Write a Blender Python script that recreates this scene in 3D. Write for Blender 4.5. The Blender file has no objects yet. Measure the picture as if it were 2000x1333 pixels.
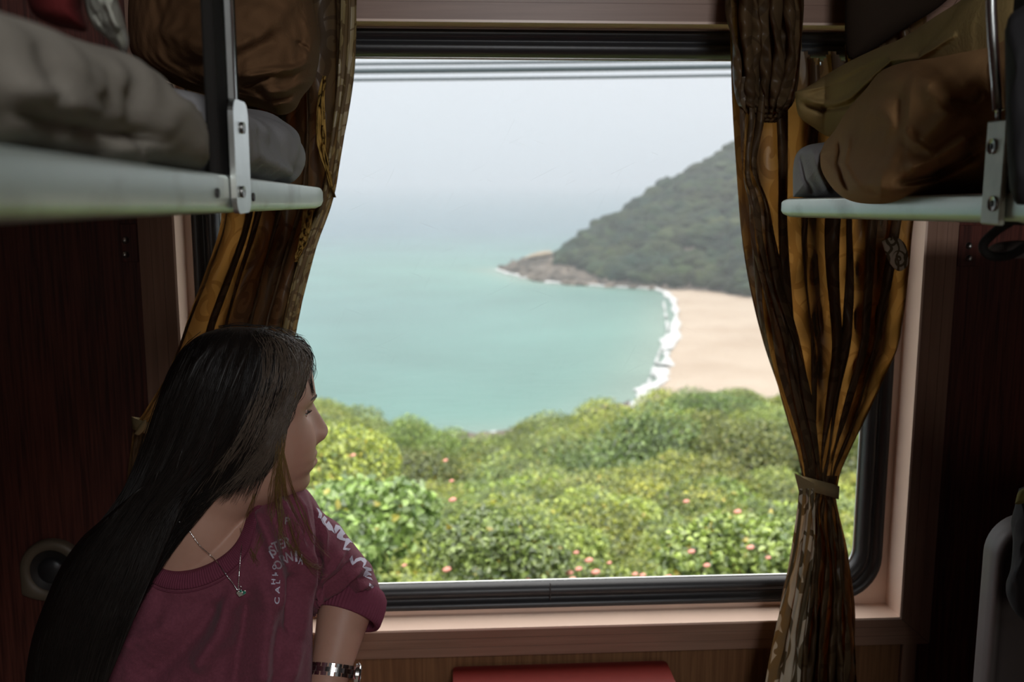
import bpy, math, random
import numpy as np
from mathutils import Vector, Matrix, Euler, noise
from mathutils.bvhtree import BVHTree

random.seed(7)
rng = np.random.default_rng(7)
SC = bpy.context.scene
COL = SC.collection
R = math.radians

# ------------------------------------------------------------------ camera
EYE = Vector((0.0, 0.0, 1.55))
FPX = 1944.0
cam_data = bpy.data.cameras.new('camera')
cam_data.sensor_width = 36.0
cam_data.lens = 36.0 * FPX / 2000.0
cam_data.clip_end = 60000.0
cam_data.clip_start = 0.02
cam_data.dof.use_dof = True
cam_data.dof.focus_distance = 1.36
cam_data.dof.aperture_fstop = 5.0
cam = bpy.data.objects.new('camera', cam_data)
cam.location = EYE
cam.rotation_euler = Euler((R(90 - 9.25), 0, R(-3.4)), 'XYZ')
COL.objects.link(cam)
SC.camera = cam
CAMR = cam.rotation_euler.to_matrix()

def ray(px, py):
    return CAMR @ Vector(((px - 1000.0) / FPX, -(py - 666.5) / FPX, -1.0))
def PY(px, py, Y):                      # point of that direction on the plane y = Y
    d = ray(px, py); return EYE + d * (Y / d.y)
def PX(px, py, X):
    d = ray(px, py); return EYE + d * (X / d.x)
def PZ(px, py, Z):
    d = ray(px, py); return EYE + d * ((Z - EYE.z) / d.z)
RN = np.array(CAMR)
def PYn(px, py, Y):                     # numpy version
    px, py, Y = np.broadcast_arrays(np.asarray(px, float), np.asarray(py, float), np.asarray(Y, float))
    c = np.stack([(px - 1000) / FPX, -(py - 666.5) / FPX, -np.ones_like(px)], -1)
    d = c @ RN.T
    return np.array(EYE) + d * (Y / d[..., 1])[..., None]
def to_px(P):
    P = np.asarray(P, float)
    c = (P - np.array(EYE)) @ RN
    return 1000 + FPX * c[..., 0] / -c[..., 2], 666.5 - FPX * c[..., 1] / -c[..., 2]

# ------------------------------------------------------------------ world, sun, exposure
W = bpy.data.worlds.new('sky'); SC.world = W
W.use_nodes = True
wn = W.node_tree; wn.nodes.clear()
wo = wn.nodes.new('ShaderNodeOutputWorld'); wb = wn.nodes.new('ShaderNodeBackground')
wc = wn.nodes.new('ShaderNodeTexCoord'); wsep = wn.nodes.new('ShaderNodeSeparateXYZ')
wno = wn.nodes.new('ShaderNodeTexNoise'); wno.inputs['Scale'].default_value = 2.2; wno.inputs['Detail'].default_value = 4
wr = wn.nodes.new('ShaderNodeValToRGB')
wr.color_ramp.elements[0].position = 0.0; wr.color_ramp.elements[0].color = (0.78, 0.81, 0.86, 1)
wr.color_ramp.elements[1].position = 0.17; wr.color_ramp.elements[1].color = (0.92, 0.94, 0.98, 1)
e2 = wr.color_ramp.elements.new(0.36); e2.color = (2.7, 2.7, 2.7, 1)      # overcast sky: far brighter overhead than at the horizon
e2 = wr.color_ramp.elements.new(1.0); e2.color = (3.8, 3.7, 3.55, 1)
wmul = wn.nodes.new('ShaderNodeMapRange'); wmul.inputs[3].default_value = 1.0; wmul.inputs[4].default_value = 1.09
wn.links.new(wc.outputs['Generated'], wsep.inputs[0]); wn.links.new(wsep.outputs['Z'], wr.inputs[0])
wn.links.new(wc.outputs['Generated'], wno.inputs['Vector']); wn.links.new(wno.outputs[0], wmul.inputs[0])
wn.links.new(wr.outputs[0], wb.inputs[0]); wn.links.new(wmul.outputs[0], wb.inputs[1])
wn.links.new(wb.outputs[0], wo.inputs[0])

sd = bpy.data.lights.new('sun', 'SUN'); sd.energy = 1.0; sd.angle = R(9); sd.color = (1.0, 0.95, 0.86)
sun = bpy.data.objects.new('sun', sd); COL.objects.link(sun)
sun.rotation_euler = Vector((0.30, 0.50, -0.86)).to_track_quat('-Z', 'Y').to_euler()

# added fill lamps behind the camera, lighting the woman and the walls
ld = bpy.data.lights.new('added_fill_high', 'AREA'); ld.shape = 'RECTANGLE'; ld.size = 0.45; ld.size_y = 0.35
ld.energy = 17; ld.color = (0.95, 0.97, 1.0)
lo = bpy.data.objects.new('added_fill_high', ld); COL.objects.link(lo)
lo.location = (0.36, -1.05, 2.30); lo.rotation_euler = (R(66), 0, R(8))
ld2 = bpy.data.lights.new('added_fill_ambient', 'AREA'); ld2.shape = 'RECTANGLE'; ld2.size = 1.0; ld2.size_y = 0.8; ld2.energy = 5.0; ld2.color = (1.0, 0.93, 0.85)  # second unseen fill, added as general ambient light
lo2 = bpy.data.objects.new('added_fill_ambient', ld2); COL.objects.link(lo2); lo2.location = (0.3, -1.9, 1.4); lo2.rotation_euler = (R(90), 0, 0)

SC.view_settings.view_transform = 'Standard'
SC.view_settings.look = 'None'
SC.view_settings.gamma = 1.0
SC.view_settings.use_curve_mapping = False
SC.view_settings.exposure = 0.0
cy = SC.cycles
cy.max_bounces = 8; cy.diffuse_bounces = 4; cy.glossy_bounces = 3; cy.transmission_bounces = 6
cy.transparent_max_bounces = 24; cy.volume_bounces = 1
cy.sample_clamp_indirect = 4.0
cy.caustics_reflective = False; cy.caustics_refractive = False

# ------------------------------------------------------------------ mesh helpers
def tag(o, label=None, cat=None, group=None, kind=None):
    if label: o['label'] = label
    if cat: o['category'] = cat
    if group: o['group'] = group
    if kind: o['kind'] = kind
    return o
def empty(name, loc, label=None, cat=None, group=None):
    o = bpy.data.objects.new(name, None); COL.objects.link(o)
    o.location = loc; o.empty_display_size = 0.05
    return tag(o, label, cat, group)
def obj(name, V, F, mat=None, parent=None, smooth=True, uv=None, col=None, local=False):
    V = np.asarray(V, float).reshape(-1, 3)
    loc = None
    if parent is None and not local:
        mn, mx = V.min(0), V.max(0)
        loc = np.array([(mn[0] + mx[0]) / 2, (mn[1] + mx[1]) / 2, mn[2]])
        V = V - loc
    me = bpy.data.meshes.new(name)
    me.from_pydata(V.tolist(), [], F if isinstance(F, list) else F.tolist())
    if smooth: me.polygons.foreach_set('use_smooth', [True] * len(me.polygons))
    if uv is not None:
        l = me.uv_layers.new(name='UVMap')
        vi = np.empty(len(me.loops), int); me.loops.foreach_get('vertex_index', vi)
        l.data.foreach_set('uv', np.asarray(uv, float).reshape(-1, 2)[vi].ravel())
    if col is not None:
        a = me.color_attributes.new('tint', 'FLOAT_COLOR', 'POINT')
        c = np.ones((len(V), 4)); c[:, :3] = col
        a.data.foreach_set('color', c.ravel())
    if mat is not None: me.materials.append(mat)
    o = bpy.data.objects.new(name, me); COL.objects.link(o)
    if parent is not None:
        o.parent = parent
        if parent.type == 'EMPTY' and not local: o.matrix_parent_inverse = Matrix.Translation(-Vector(parent.location))
    elif loc is not None: o.location = loc
    return o
def struct(o):
    o['kind'] = 'structure'; return o
class MB:
    def __init__(s): s.V = []; s.F = []; s.n = 0
    def add(s, V, F):
        V = np.asarray(V, float).reshape(-1, 3)
        s.V.append(V)
        s.F += [tuple(int(i) + s.n for i in f) for f in F]; s.n += len(V); return s
    def box(s, a, b, bev=0.0):
        x0, y0, z0 = a; x1, y1, z1 = b
        if bev <= 0:
            V = [(x, y, z) for x in (x0, x1) for y in (y0, y1) for z in (z0, z1)]
            F = [(0, 1, 3, 2), (4, 6, 7, 5), (0, 4, 5, 1), (2, 3, 7, 6), (0, 2, 6, 4), (1, 5, 7, 3)]
            return s.add(V, F)
        h = min(bev, (x1 - x0) / 2.01, (y1 - y0) / 2.01, (z1 - z0) / 2.01)
        # chamfered box: 24 vertices
        V = []; idx = {}
        for i, x in enumerate((x0, x1)):
            for j, y in enumerate((y0, y1)):
                for k, z in enumerate((z0, z1)):
                    sx, sy, sz = (1, -1)[i] * h, (1, -1)[j] * h, (1, -1)[k] * h
                    idx[i, j, k, 0] = len(V); V.append((x, y + sy, z + sz))
                    idx[i, j, k, 1] = len(V); V.append((x + sx, y, z + sz))
                    idx[i, j, k, 2] = len(V); V.append((x + sx, y + sy, z))
        g = lambda *q: idx[q]
        F = []
        for i in (0, 1):
            F.append([g(i, 0, 0, 0), g(i, 0, 1, 0), g(i, 1, 1, 0), g(i, 1, 0, 0)][::1 if i == 0 else -1])
            F.append([g(0, i, 0, 1), g(1, i, 0, 1), g(1, i, 1, 1), g(0, i, 1, 1)][::1 if i == 0 else -1])
            F.append([g(0, 0, i, 2), g(0, 1, i, 2), g(1, 1, i, 2), g(1, 0, i, 2)][::1 if i == 0 else -1])
        for a_ in (0, 1):
            for b_ in (0, 1):
                F.append([g(0, a_, b_, 1), g(1, a_, b_, 1), g(1, a_, b_, 2), g(0, a_, b_, 2)])
                F.append([g(a_, 0, b_, 0), g(a_, 1, b_, 0), g(a_, 1, b_, 2), g(a_, 0, b_, 2)])
                F.append([g(a_, b_, 0, 0), g(a_, b_, 1, 0), g(a_, b_, 1, 1), g(a_, b_, 0, 1)])
                for c_ in (0, 1): F.append([g(a_, b_, c_, 0), g(a_, b_, c_, 1), g(a_, b_, c_, 2)])
        return s.add(V, F)
    def grid(s, P, cu=False, cv=False):
        V, F = gridvf(P, cu, cv); return s.add(V, F)
    def tube(s, pts, r, n=8, caps=True):
        V, F = tubevf(pts, r, n, caps); return s.add(V, F)
    def obj(s, name, mat, parent=None, **k): return obj(name, np.concatenate(s.V), s.F, mat, parent, **k)
def gridvf(P, cu=False, cv=False):
    P = np.asarray(P, float); nu, nv = P.shape[:2]
    iu = np.arange(nu if cu else nu - 1); iv = np.arange(nv if cv else nv - 1)
    I, J = np.meshgrid(iu, iv, indexing='ij'); I2 = (I + 1) % nu; J2 = (J + 1) % nv
    F = np.stack([I * nv + J, I2 * nv + J, I2 * nv + J2, I * nv + J2], -1).reshape(-1, 4)
    return P.reshape(-1, 3), F.tolist()
def frames(pts):
    P = np.asarray(pts, float)
    T = np.gradient(P, axis=0); T /= np.linalg.norm(T, axis=1)[:, None] + 1e-12
    n0 = np.cross(T[0], (0, 0, 1.0))
    if np.linalg.norm(n0) < 1e-3: n0 = np.cross(T[0], (0, 1.0, 0))
    N = [n0 / np.linalg.norm(n0)]
    for i in range(1, len(P)):
        v = N[-1] - T[i] * np.dot(N[-1], T[i]); N.append(v / (np.linalg.norm(v) + 1e-12))
    N = np.array(N); B = np.cross(T, N)
    return P, T, N, B
def tubevf(pts, r, n=8, caps=True, sx=1.0, sy=1.0):
    P, T, N, B = frames(pts)
    r = np.broadcast_to(np.asarray(r, float), (len(P),))
    a = np.linspace(0, 2 * math.pi, n, endpoint=False)
    G = P[:, None] + r[:, None, None] * (sx * np.cos(a)[None, :, None] * N[:, None] + sy * np.sin(a)[None, :, None] * B[:, None])
    V, F = gridvf(G, False, True)
    if caps:
        F.append(tuple(range(n))[::-1]); m = (len(P) - 1) * n; F.append(tuple(range(m, m + n)))
    return V, F
def smoothpath(pts, n=24):
    """Catmull-Rom through the points (any dimension)"""
    P = np.asarray(pts, float); m = len(P)
    Q = np.vstack([2 * P[0] - P[1], P, 2 * P[-1] - P[-2]])
    t = np.linspace(0, m - 1, n); i = np.minimum(t.astype(int), m - 2); u = (t - i)[:, None]
    p0, p1, p2, p3 = Q[i], Q[i + 1], Q[i + 2], Q[i + 3]
    return 0.5 * ((2 * p1) + (-p0 + p2) * u + (2 * p0 - 5 * p1 + 4 * p2 - p3) * u ** 2 + (-p0 + 3 * p1 - 3 * p2 + p3) * u ** 3)
def interp(x, tab):
    t = np.asarray(tab, float); return np.interp(x, t[:, 0], t[:, 1])
def sinterp(x, tab):                     # smooth (Catmull-Rom) interpolation of a table
    t = np.asarray(tab, float); n = 400
    s = smoothpath(t, n); o = np.argsort(s[:, 0]); return np.interp(x, s[o, 0], s[o, 1])
def fbm(P, scale, octaves=3, seed=0.0):
    P = np.asarray(P, float).reshape(-1, 3); out = np.zeros(len(P))
    amp = 1.0; f = scale
    r2 = np.random.default_rng(int(seed * 10) + 5)
    for _ in range(octaves):
        for _ in range(6):
            d = r2.normal(size=3); d /= np.linalg.norm(d)
            out += amp / 2.4 * np.sin(P @ d * f * (0.7 + 0.6 * r2.random()) * 2 * math.pi + r2.random() * 6.28)
        amp *= 0.5; f *= 2.03
    return out
def polydist(px, py, line):
    """distance in px to a polyline, and parameter along it"""
    L = np.asarray(line, float); best = np.full(px.shape, 1e9); par = np.zeros(px.shape); n = len(L) - 1
    for i in range(n):
        a, b = L[i], L[i + 1]; d = b - a; t = np.clip(((px - a[0]) * d[0] + (py - a[1]) * d[1]) / (d @ d), 0, 1)
        q = np.hypot(px - a[0] - t * d[0], py - a[1] - t * d[1])
        m = q < best; best = np.where(m, q, best); par = np.where(m, (i + t) / n, par)
    return best, par
def ridges(px, py, folds):
    h = np.zeros(px.shape)
    for line, w, amp in folds:
        d, t = polydist(px, py, line)
        h += amp * np.exp(-(d / w) ** 2) * np.clip(np.minimum(t, 1 - t) * 6 + 0.25, 0, 1)
    return h
def pillow(poly, Yf, T, folds=(), nth=220, nr=70, p=2.2, center=None, noise_amp=0.0, noise_scale=8, back=1.0, sm=True, seed=0):
    """closed soft body: outline given as seen along the viewing axis, at depth Yf, real thickness T either side"""
    L = np.asarray(poly, float)
    if sm: L = smoothpath(np.vstack([L, L[:1]]), 400)[:-1]
    c = L.mean(0) if center is None else np.asarray(center, float)
    ang = np.linspace(0, 1, nth, endpoint=False)
    seg = np.linalg.norm(np.diff(np.vstack([L, L[:1]]), axis=0), axis=1); cum = np.concatenate([[0], np.cumsum(seg)]) / seg.sum()
    LL = np.vstack([L, L[:1]])
    bx = np.interp(ang, cum, LL[:, 0]); by = np.interp(ang, cum, LL[:, 1])
    out = []
    rr = np.sin(np.linspace(0, 1, nr) * math.pi / 2)
    for side in (1, -1):
        r = rr if side == 1 else rr[:-1]
        gx = c[0] + (bx[None] - c[0]) * r[:, None]; gy = c[1] + (by[None] - c[1]) * r[:, None]
        y0 = Yf(gx, gy) if callable(Yf) else np.full(gx.shape, float(Yf))
        t = T(gx, gy) if callable(T) else T
        h = t * (1 - r[:, None] ** p) ** (1 / p)
        if side == 1: h = h + ridges(gx, gy, folds) * (1 - r[:, None] ** 8)
        else: h = -h * back
        Q = PYn(gx, gy, y0 - h)
        if noise_amp:
            Q = Q + (fbm(Q, noise_scale, 3, seed).reshape(gx.shape) * noise_amp * side * (1 - r[:, None] ** 6))[..., None] * np.array([0, -1, 0])
        out.append(Q)
    G = np.concatenate([out[0], out[1][::-1]], 0)
    V, F = gridvf(G, False, True)
    return V, F

# ------------------------------------------------------------------ materials
def newmat(name):
    m = bpy.data.materials.new(name); m.use_nodes = True
    t = m.node_tree; b = t.nodes['Principled BSDF']; return m, t, b
def N(t, typ, **k):
    n = t.nodes.new(typ)
    for a, v in k.items():
        if a.startswith('_'): setattr(n, a[1:], v)
        else: n.inputs[a.replace('__', ' ')].default_value = v
    return n
def math_(t, op, a, b=None, c=None):
    n = t.nodes.new('ShaderNodeMath'); n.operation = op
    for i, v in enumerate((a, b, c)):
        if v is None: continue
        if isinstance(v, (int, float)): n.inputs[i].default_value = v
        else: t.links.new(v, n.inputs[i])
    return n.outputs[0]
def mixc(t, f, a, b):
    n = t.nodes.new('ShaderNodeMix'); n.data_type = 'RGBA'
    for sock, v in ((n.inputs[0], f), (n.inputs[6], a), (n.inputs[7], b)):
        if isinstance(v, (int, float)): sock.default_value = v
        elif isinstance(v, tuple): sock.default_value = (*v, 1) if len(v) == 3 else v
        else: t.links.new(v, sock)
    return n.outputs[2]
def sc_(c, k): return tuple(x * k for x in c)
def plain(name, c, rough=0.6, metal=0.0, var=0.15, scale=20.0, bump=0.0, spec=0.5, bscale=None, sheen=0.0, stretch=(1, 1, 1)):
    m, t, b = newmat(name)
    tc = N(t, 'ShaderNodeTexCoord'); mp = N(t, 'ShaderNodeMapping'); mp.inputs['Scale'].default_value = stretch
    t.links.new(tc.outputs['Object'], mp.inputs[0])
    no = N(t, 'ShaderNodeTexNoise', Scale=scale, Detail=5.0); t.links.new(mp.outputs[0], no.inputs['Vector'])
    t.links.new(mixc(t, no.outputs[0], sc_(c, 1 - var), sc_(c, 1 + var)), b.inputs['Base Color'])
    b.inputs['Roughness'].default_value = rough; b.inputs['Metallic'].default_value = metal
    b.inputs['Specular IOR Level'].default_value = spec
    if sheen: b.inputs['Sheen Weight'].default_value = sheen; b.inputs['Sheen Roughness'].default_value = 0.4
    if bump:
        n2 = N(t, 'ShaderNodeTexNoise', Scale=bscale or scale * 3, Detail=4.0); t.links.new(mp.outputs[0], n2.inputs['Vector'])
        bp = N(t, 'ShaderNodeBump', Strength=bump, Distance=0.002); t.links.new(n2.outputs[0], bp.inputs['Height'])
        t.links.new(bp.outputs[0], b.inputs['Normal'])
    return m
def woodgrain(name, c1, c2, rough=0.45, axis=2, dens=60):
    m, t, b = newmat(name)
    tc = N(t, 'ShaderNodeTexCoord'); mp = N(t, 'ShaderNodeMapping')
    s = [dens, dens, dens]; s[axis] = dens * 0.035; mp.inputs['Scale'].default_value = s
    t.links.new(tc.outputs['Object'], mp.inputs[0])
    no = N(t, 'ShaderNodeTexNoise', Scale=3.0, Detail=6.0, Distortion=0.4); t.links.new(mp.outputs[0], no.inputs['Vector'])
    rp = N(t, 'ShaderNodeMapRange'); rp.inputs[1].default_value = 0.35; rp.inputs[2].default_value = 0.65
    t.links.new(no.outputs[0], rp.inputs[0])
    t.links.new(mixc(t, rp.outputs[0], c1, c2), b.inputs['Base Color']); b.inputs['Roughness'].default_value = rough
    bp = N(t, 'ShaderNodeBump', Strength=0.25, Distance=0.0006); t.links.new(no.outputs[0], bp.inputs['Height'])
    t.links.new(bp.outputs[0], b.inputs['Normal'])
    return m
M = {}
M['frame'] = plain('frame_laminate', (0.80, 0.59, 0.475), 0.32, var=0.06, scale=14)
M['flange'] = woodgrain('frame_flange_wood', (0.25, 0.14, 0.095), (0.31, 0.18, 0.125), 0.4, dens=40)
M['flange_h'] = woodgrain('frame_flange_wood_horizontal', (0.25, 0.14, 0.095), (0.31, 0.18, 0.125), 0.4, axis=0, dens=40)
M['wall'] = woodgrain('red_brown_wall_wood', (0.050, 0.013, 0.009), (0.13, 0.036, 0.024), 0.4, dens=70)
M['lower'] = woodgrain('brown_panel_wood', (0.16, 0.07, 0.03), (0.24, 0.115, 0.05), 0.45, dens=60)
M['rubber'] = plain('black_rubber', (0.022, 0.022, 0.024), 0.38, var=0.2, scale=30, bump=0.1)
M['dark'] = plain('dark_paint', (0.03, 0.026, 0.024), 0.6)
M['ceiling'] = plain('ceiling_laminate', (0.16, 0.13, 0.10), 0.6)
M['floor'] = plain('floor_vinyl', (0.08, 0.06, 0.05), 0.5)
M['steel'] = plain('brushed_steel', (0.62, 0.64, 0.62), 0.28, metal=1.0, var=0.15, scale=40)
M['screw'] = plain('screw_steel', (0.42, 0.42, 0.40), 0.35, metal=1.0)
M['galv'] = plain('galvanised_bracket', (0.42, 0.43, 0.34), 0.42, metal=0.2, var=.25, scale=60)
M['red'] = plain('red_table_laminate', (0.17, 0.016, 0.012), 0.35, var=0.12, scale=60)
M['cable'] = plain('cable_black', (0.05, 0.07, 0.08), 0.6)

# painted metal berth rail with worn, streaked mint paint
def rail_mat():
    m, t, b = newmat('worn_mint_metal')
    tc = N(t, 'ShaderNodeTexCoord')
    no = N(t, 'ShaderNodeTexNoise', Scale=9.0, Detail=6.0); t.links.new(tc.outputs['Object'], no.inputs['Vector'])
    mp = N(t, 'ShaderNodeMapping'); mp.inputs['Scale'].default_value = (8, 5, 8); t.links.new(tc.outputs['Object'], mp.inputs[0])
    n2 = N(t, 'ShaderNodeTexNoise', Scale=2.0, Detail=5.0); t.links.new(mp.outputs[0], n2.inputs['Vector'])
    c = mixc(t, no.outputs[0], (0.44, 0.54, 0.48), (0.64, 0.70, 0.64))
    r = N(t, 'ShaderNodeMapRange'); r.inputs[1].default_value = 0.52; r.inputs[2].default_value = 0.75; t.links.new(n2.outputs[0], r.inputs[0])
    t.links.new(mixc(t, r.outputs[0], c, (0.34, 0.38, 0.33)), b.inputs['Base Color'])
    b.inputs['Metallic'].default_value = 0.35; b.inputs['Roughness'].default_value = 0.38
    return m
M['rail'] = rail_mat()

# ------------------------------------------------------------------ the compartment shell
WY = 1.735                               # inner face of the window wall
WX0, WX1 = PY(345, 500, 1.72).x - .02, PY(1783, 781, 1.72).x + .02                 # window opening in the wall
zs = PY(1000, 1224, 1.72).z              # sill level
zt = PY(1000, 44, 1.72).z                # head level
XL, XR, YB, ZC = -1.05, 1.35, -1.25, 2.45
def wall_seg(name, a, b, mat):
    return struct(MB().box(a, b).obj(name, M[mat], smooth=False))
# window wall in one mesh with the opening
mb = MB()
mb.box((XL, WY, 0), (WX0, WY + 0.14, ZC)); mb.box((WX1, WY, 0), (XR, WY + 0.14, ZC))
mb.box((WX0, WY, zt + .02), (WX1, WY + 0.14, ZC)); mb.box((WX0, WY, 0), (WX1, WY + 0.14, zs - .02))
struct(mb.obj('wall_window', M['wall'], smooth=False))
wall_seg('wall_left', (XL - 0.05, YB, 0), (XL, WY + 0.14, ZC), 'wall')
wall_seg('wall_right', (XR, YB, 0), (XR + 0.05, WY + 0.14, ZC), 'wall')
mb = MB(); mb.box((XL, YB - 0.05, 0), (-0.35, YB, ZC)); mb.box((0.75, YB - 0.05, 0), (XR, YB, ZC)); mb.box((-0.35, YB - 0.05, 2.25), (0.75, YB, ZC))
struct(mb.obj('wall_back', M['wall'], smooth=False))
# corridor beyond the open door (closes the room behind the photographer)
mb = MB(); mb.box((XL, YB - 0.85, 0), (XR, YB - 0.8, ZC)); mb.box((XL - .05, YB - 0.85, 0), (XL, YB, ZC)); mb.box((XR, YB - 0.85, 0), (XR + .05, YB, ZC))
struct(mb.obj('wall_corridor', M['ceiling'], smooth=False))
wall_seg('floor', (XL - .05, YB - 0.85, -0.05), (XR + .05, WY + 0.14, 0), 'floor')
wall_seg('ceiling', (XL - .05, YB - 0.85, ZC), (XR + .05, WY + 0.14, ZC + 0.05), 'ceiling')

# window lining: soffit, reveals, sill (light laminate) and the wood flange facing the room
LY0, LY1 = 1.718, 1.78                   # front edge / back lip plane
win = empty('window_1', ((WX0 + WX1) / 2, WY, zs)); win['kind'] = 'structure'
ix0, ix1, iz0, iz1 = PY(345, 500, 1.72).x, PY(1783, 781, 1.72).x, zs, zt
def rrect(x0, x1, z0, z1, r, n=10):
    pts = []
    for cx, cz, a0 in ((x1 - r, z1 - r, 0), (x0 + r, z1 - r, 90), (x0 + r, z0 + r, 180), (x1 - r, z0 + r, 270)):
        for k in range(n + 1):
            a = R(a0 + 90 * k / n); pts.append((cx + r * math.cos(a), cz + r * math.sin(a)))
    return np.array(pts)
def ring(stations):
    G = []
    for inset, y, r in stations:
        L = rrect(ix0 + inset, ix1 - inset, iz0 + inset, iz1 - inset, max(r, 0.0008)); G.append(np.stack([L[:, 0], np.full(len(L), y), L[:, 1]], -1))
    return gridvf(np.array(G), False, True)
V, F = ring([(-0.003, LY0 - 0.0035, .0), (-.003, LY0 - 0.0052, 0), (0.001, LY0 - .0052, 0), (0.001, LY1 - 0.001, 0), (0.010, LY1 - .001, 0.0)])
obj('window_reveal', V, F, M['frame'], win, smooth=False)
# lip plate with rounded inner hole
ox = 0.012
Lo = rrect(ix0, ix1, iz0, iz1, 0.0008); Li = rrect(ix0 + ox, ix1 - ox, iz0 + ox * .7, iz1 - 0.001, 0.085)
G = np.array([np.stack([L[:, 0], np.full(len(L), y), L[:, 1]], -1) for L, y in ((Lo, LY1 - .002), (Li, LY1 - .002), (Li, LY1 + .03))])
V, F = gridvf(G, False, True); obj('window_lip', V, F, M['frame'], win, smooth=False)
# black rubber gasket: ridged ring between lip and glass
def rubber():
    G = []
    prof = [(0.000, 0.008), (0.001, -0.004), (0.004, -0.008), (0.010, -0.008), (0.014, -0.004), (0.018, 0.004), (0.021, 0.004), (0.024, -0.001),
            (0.030, -0.003), (0.038, -0.001), (0.043, 0.006), (0.0455, 0.014), (0.046, 0.026)]
    for i, y in prof:
        t = i / 0.046
        L = rrect(ix0 + ox + i, ix1 - ox - i, iz0 + ox * .7 + i, iz1 - 0.002 - i, 0.085 - 0.030 * t)
        G.append(np.stack([L[:, 0], np.full(len(L), LY1 + y), L[:, 1]], -1))
    return gridvf(np.array(G), False, True)
V, F = rubber(); obj('rubber_gasket', V, F, M['rubber'], win)
# thin bright metal bead at the glass edge
g0 = ox + 0.046
def bead():
    G = []
    for i, y in ((0, 0.018), (0.003, 0.018), (0.003, 0.024)):
        L = rrect(ix0 + g0 + i, ix1 - g0 - i, iz0 + g0 * .9 + i, iz1 - .048 - i, 0.052); G.append(np.stack([L[:, 0], np.full(len(L), LY1 + y), L[:, 1]], -1))
    return gridvf(np.array(G), False, True)
V, F = bead(); obj('glazing_bead', V, F, M['steel'], win)
# cut in the gasket, bottom middle
p = PY(1075, 1140, LY1 - .008); q = PY(1075, 1172, LY1 - .008)
MB().box((p.x - .0008, LY1 - .0095, q.z), (p.x + .0008, LY1 - .003, p.z)).obj('gasket_joint', M['dark'], win, smooth=False)
# flange facing the room, mitred: four boards with a fine groove
fo = 0.060; tf = 0.090
def board(a0, a1, b0, b1, mat):          # a: inner corners, b: outer corners, as (x, z)
    y0, y1 = LY0 - 0.004, WY + 0.001
    mb = MB(); gs = ((0, 0.34), (0.352, 0.66), (0.672, 1.0))
    L = lambda A, B, t: (A[0] + (B[0] - A[0]) * t, A[1] + (B[1] - A[1]) * t)
    for s0, s1 in gs:
        c = [L(a0, b0, s0), L(a1, b1, s0), L(a1, b1, s1), L(a0, b0, s1)]
        V = [(x, y0, z) for x, z in c] + [(x, y1, z) for x, z in c]
        mb.add(V, [(0, 1, 2, 3), (4, 7, 6, 5), (0, 4, 5, 1), (1, 5, 6, 2), (2, 6, 7, 3), (3, 7, 4, 0)])
    c = [L(a0, b0, 0.1), L(a1, b1, 0.1), L(a1, b1, 0.9), L(a0, b0, 0.9)]
    mb.add([(x, y0 + 0.0012, z) for x, z in c], [(0, 1, 2, 3)])
    return mb.obj('flange_board', mat, win, smooth=False)
e = 0.0008
I = dict(bl=(ix0, iz0), br=(ix1, iz0), tl=(ix0, iz1), tr=(ix1, iz1))
O = dict(bl=(ix0 - fo, iz0 - fo + .006), br=(ix1 + fo, iz0 - fo + .006), tl=(ix0 - fo, iz1 + tf), tr=(ix1 + fo, iz1 + tf))
sh = lambda p_, dx, dz: (p_[0] + dx, p_[1] + dz)
board(sh(I['bl'], e, 0), sh(I['br'], -e, 0), sh(O['bl'], e, 0), sh(O['br'], -e, 0), M['flange_h'])
board(sh(I['tl'], e, 0), sh(I['tr'], -e, 0), sh(O['tl'], e, 0), sh(O['tr'], -e, 0), M['flange_h'])
board(sh(I['bl'], 0, e), sh(I['tl'], 0, -e), sh(O['bl'], 0, e), sh(O['tl'], 0, -e), M['flange'])
board(sh(I['br'], 0, e), sh(I['tr'], 0, -e), sh(O['br'], 0, e), sh(O['tr'], 0, -e), M['flange'])
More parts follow.
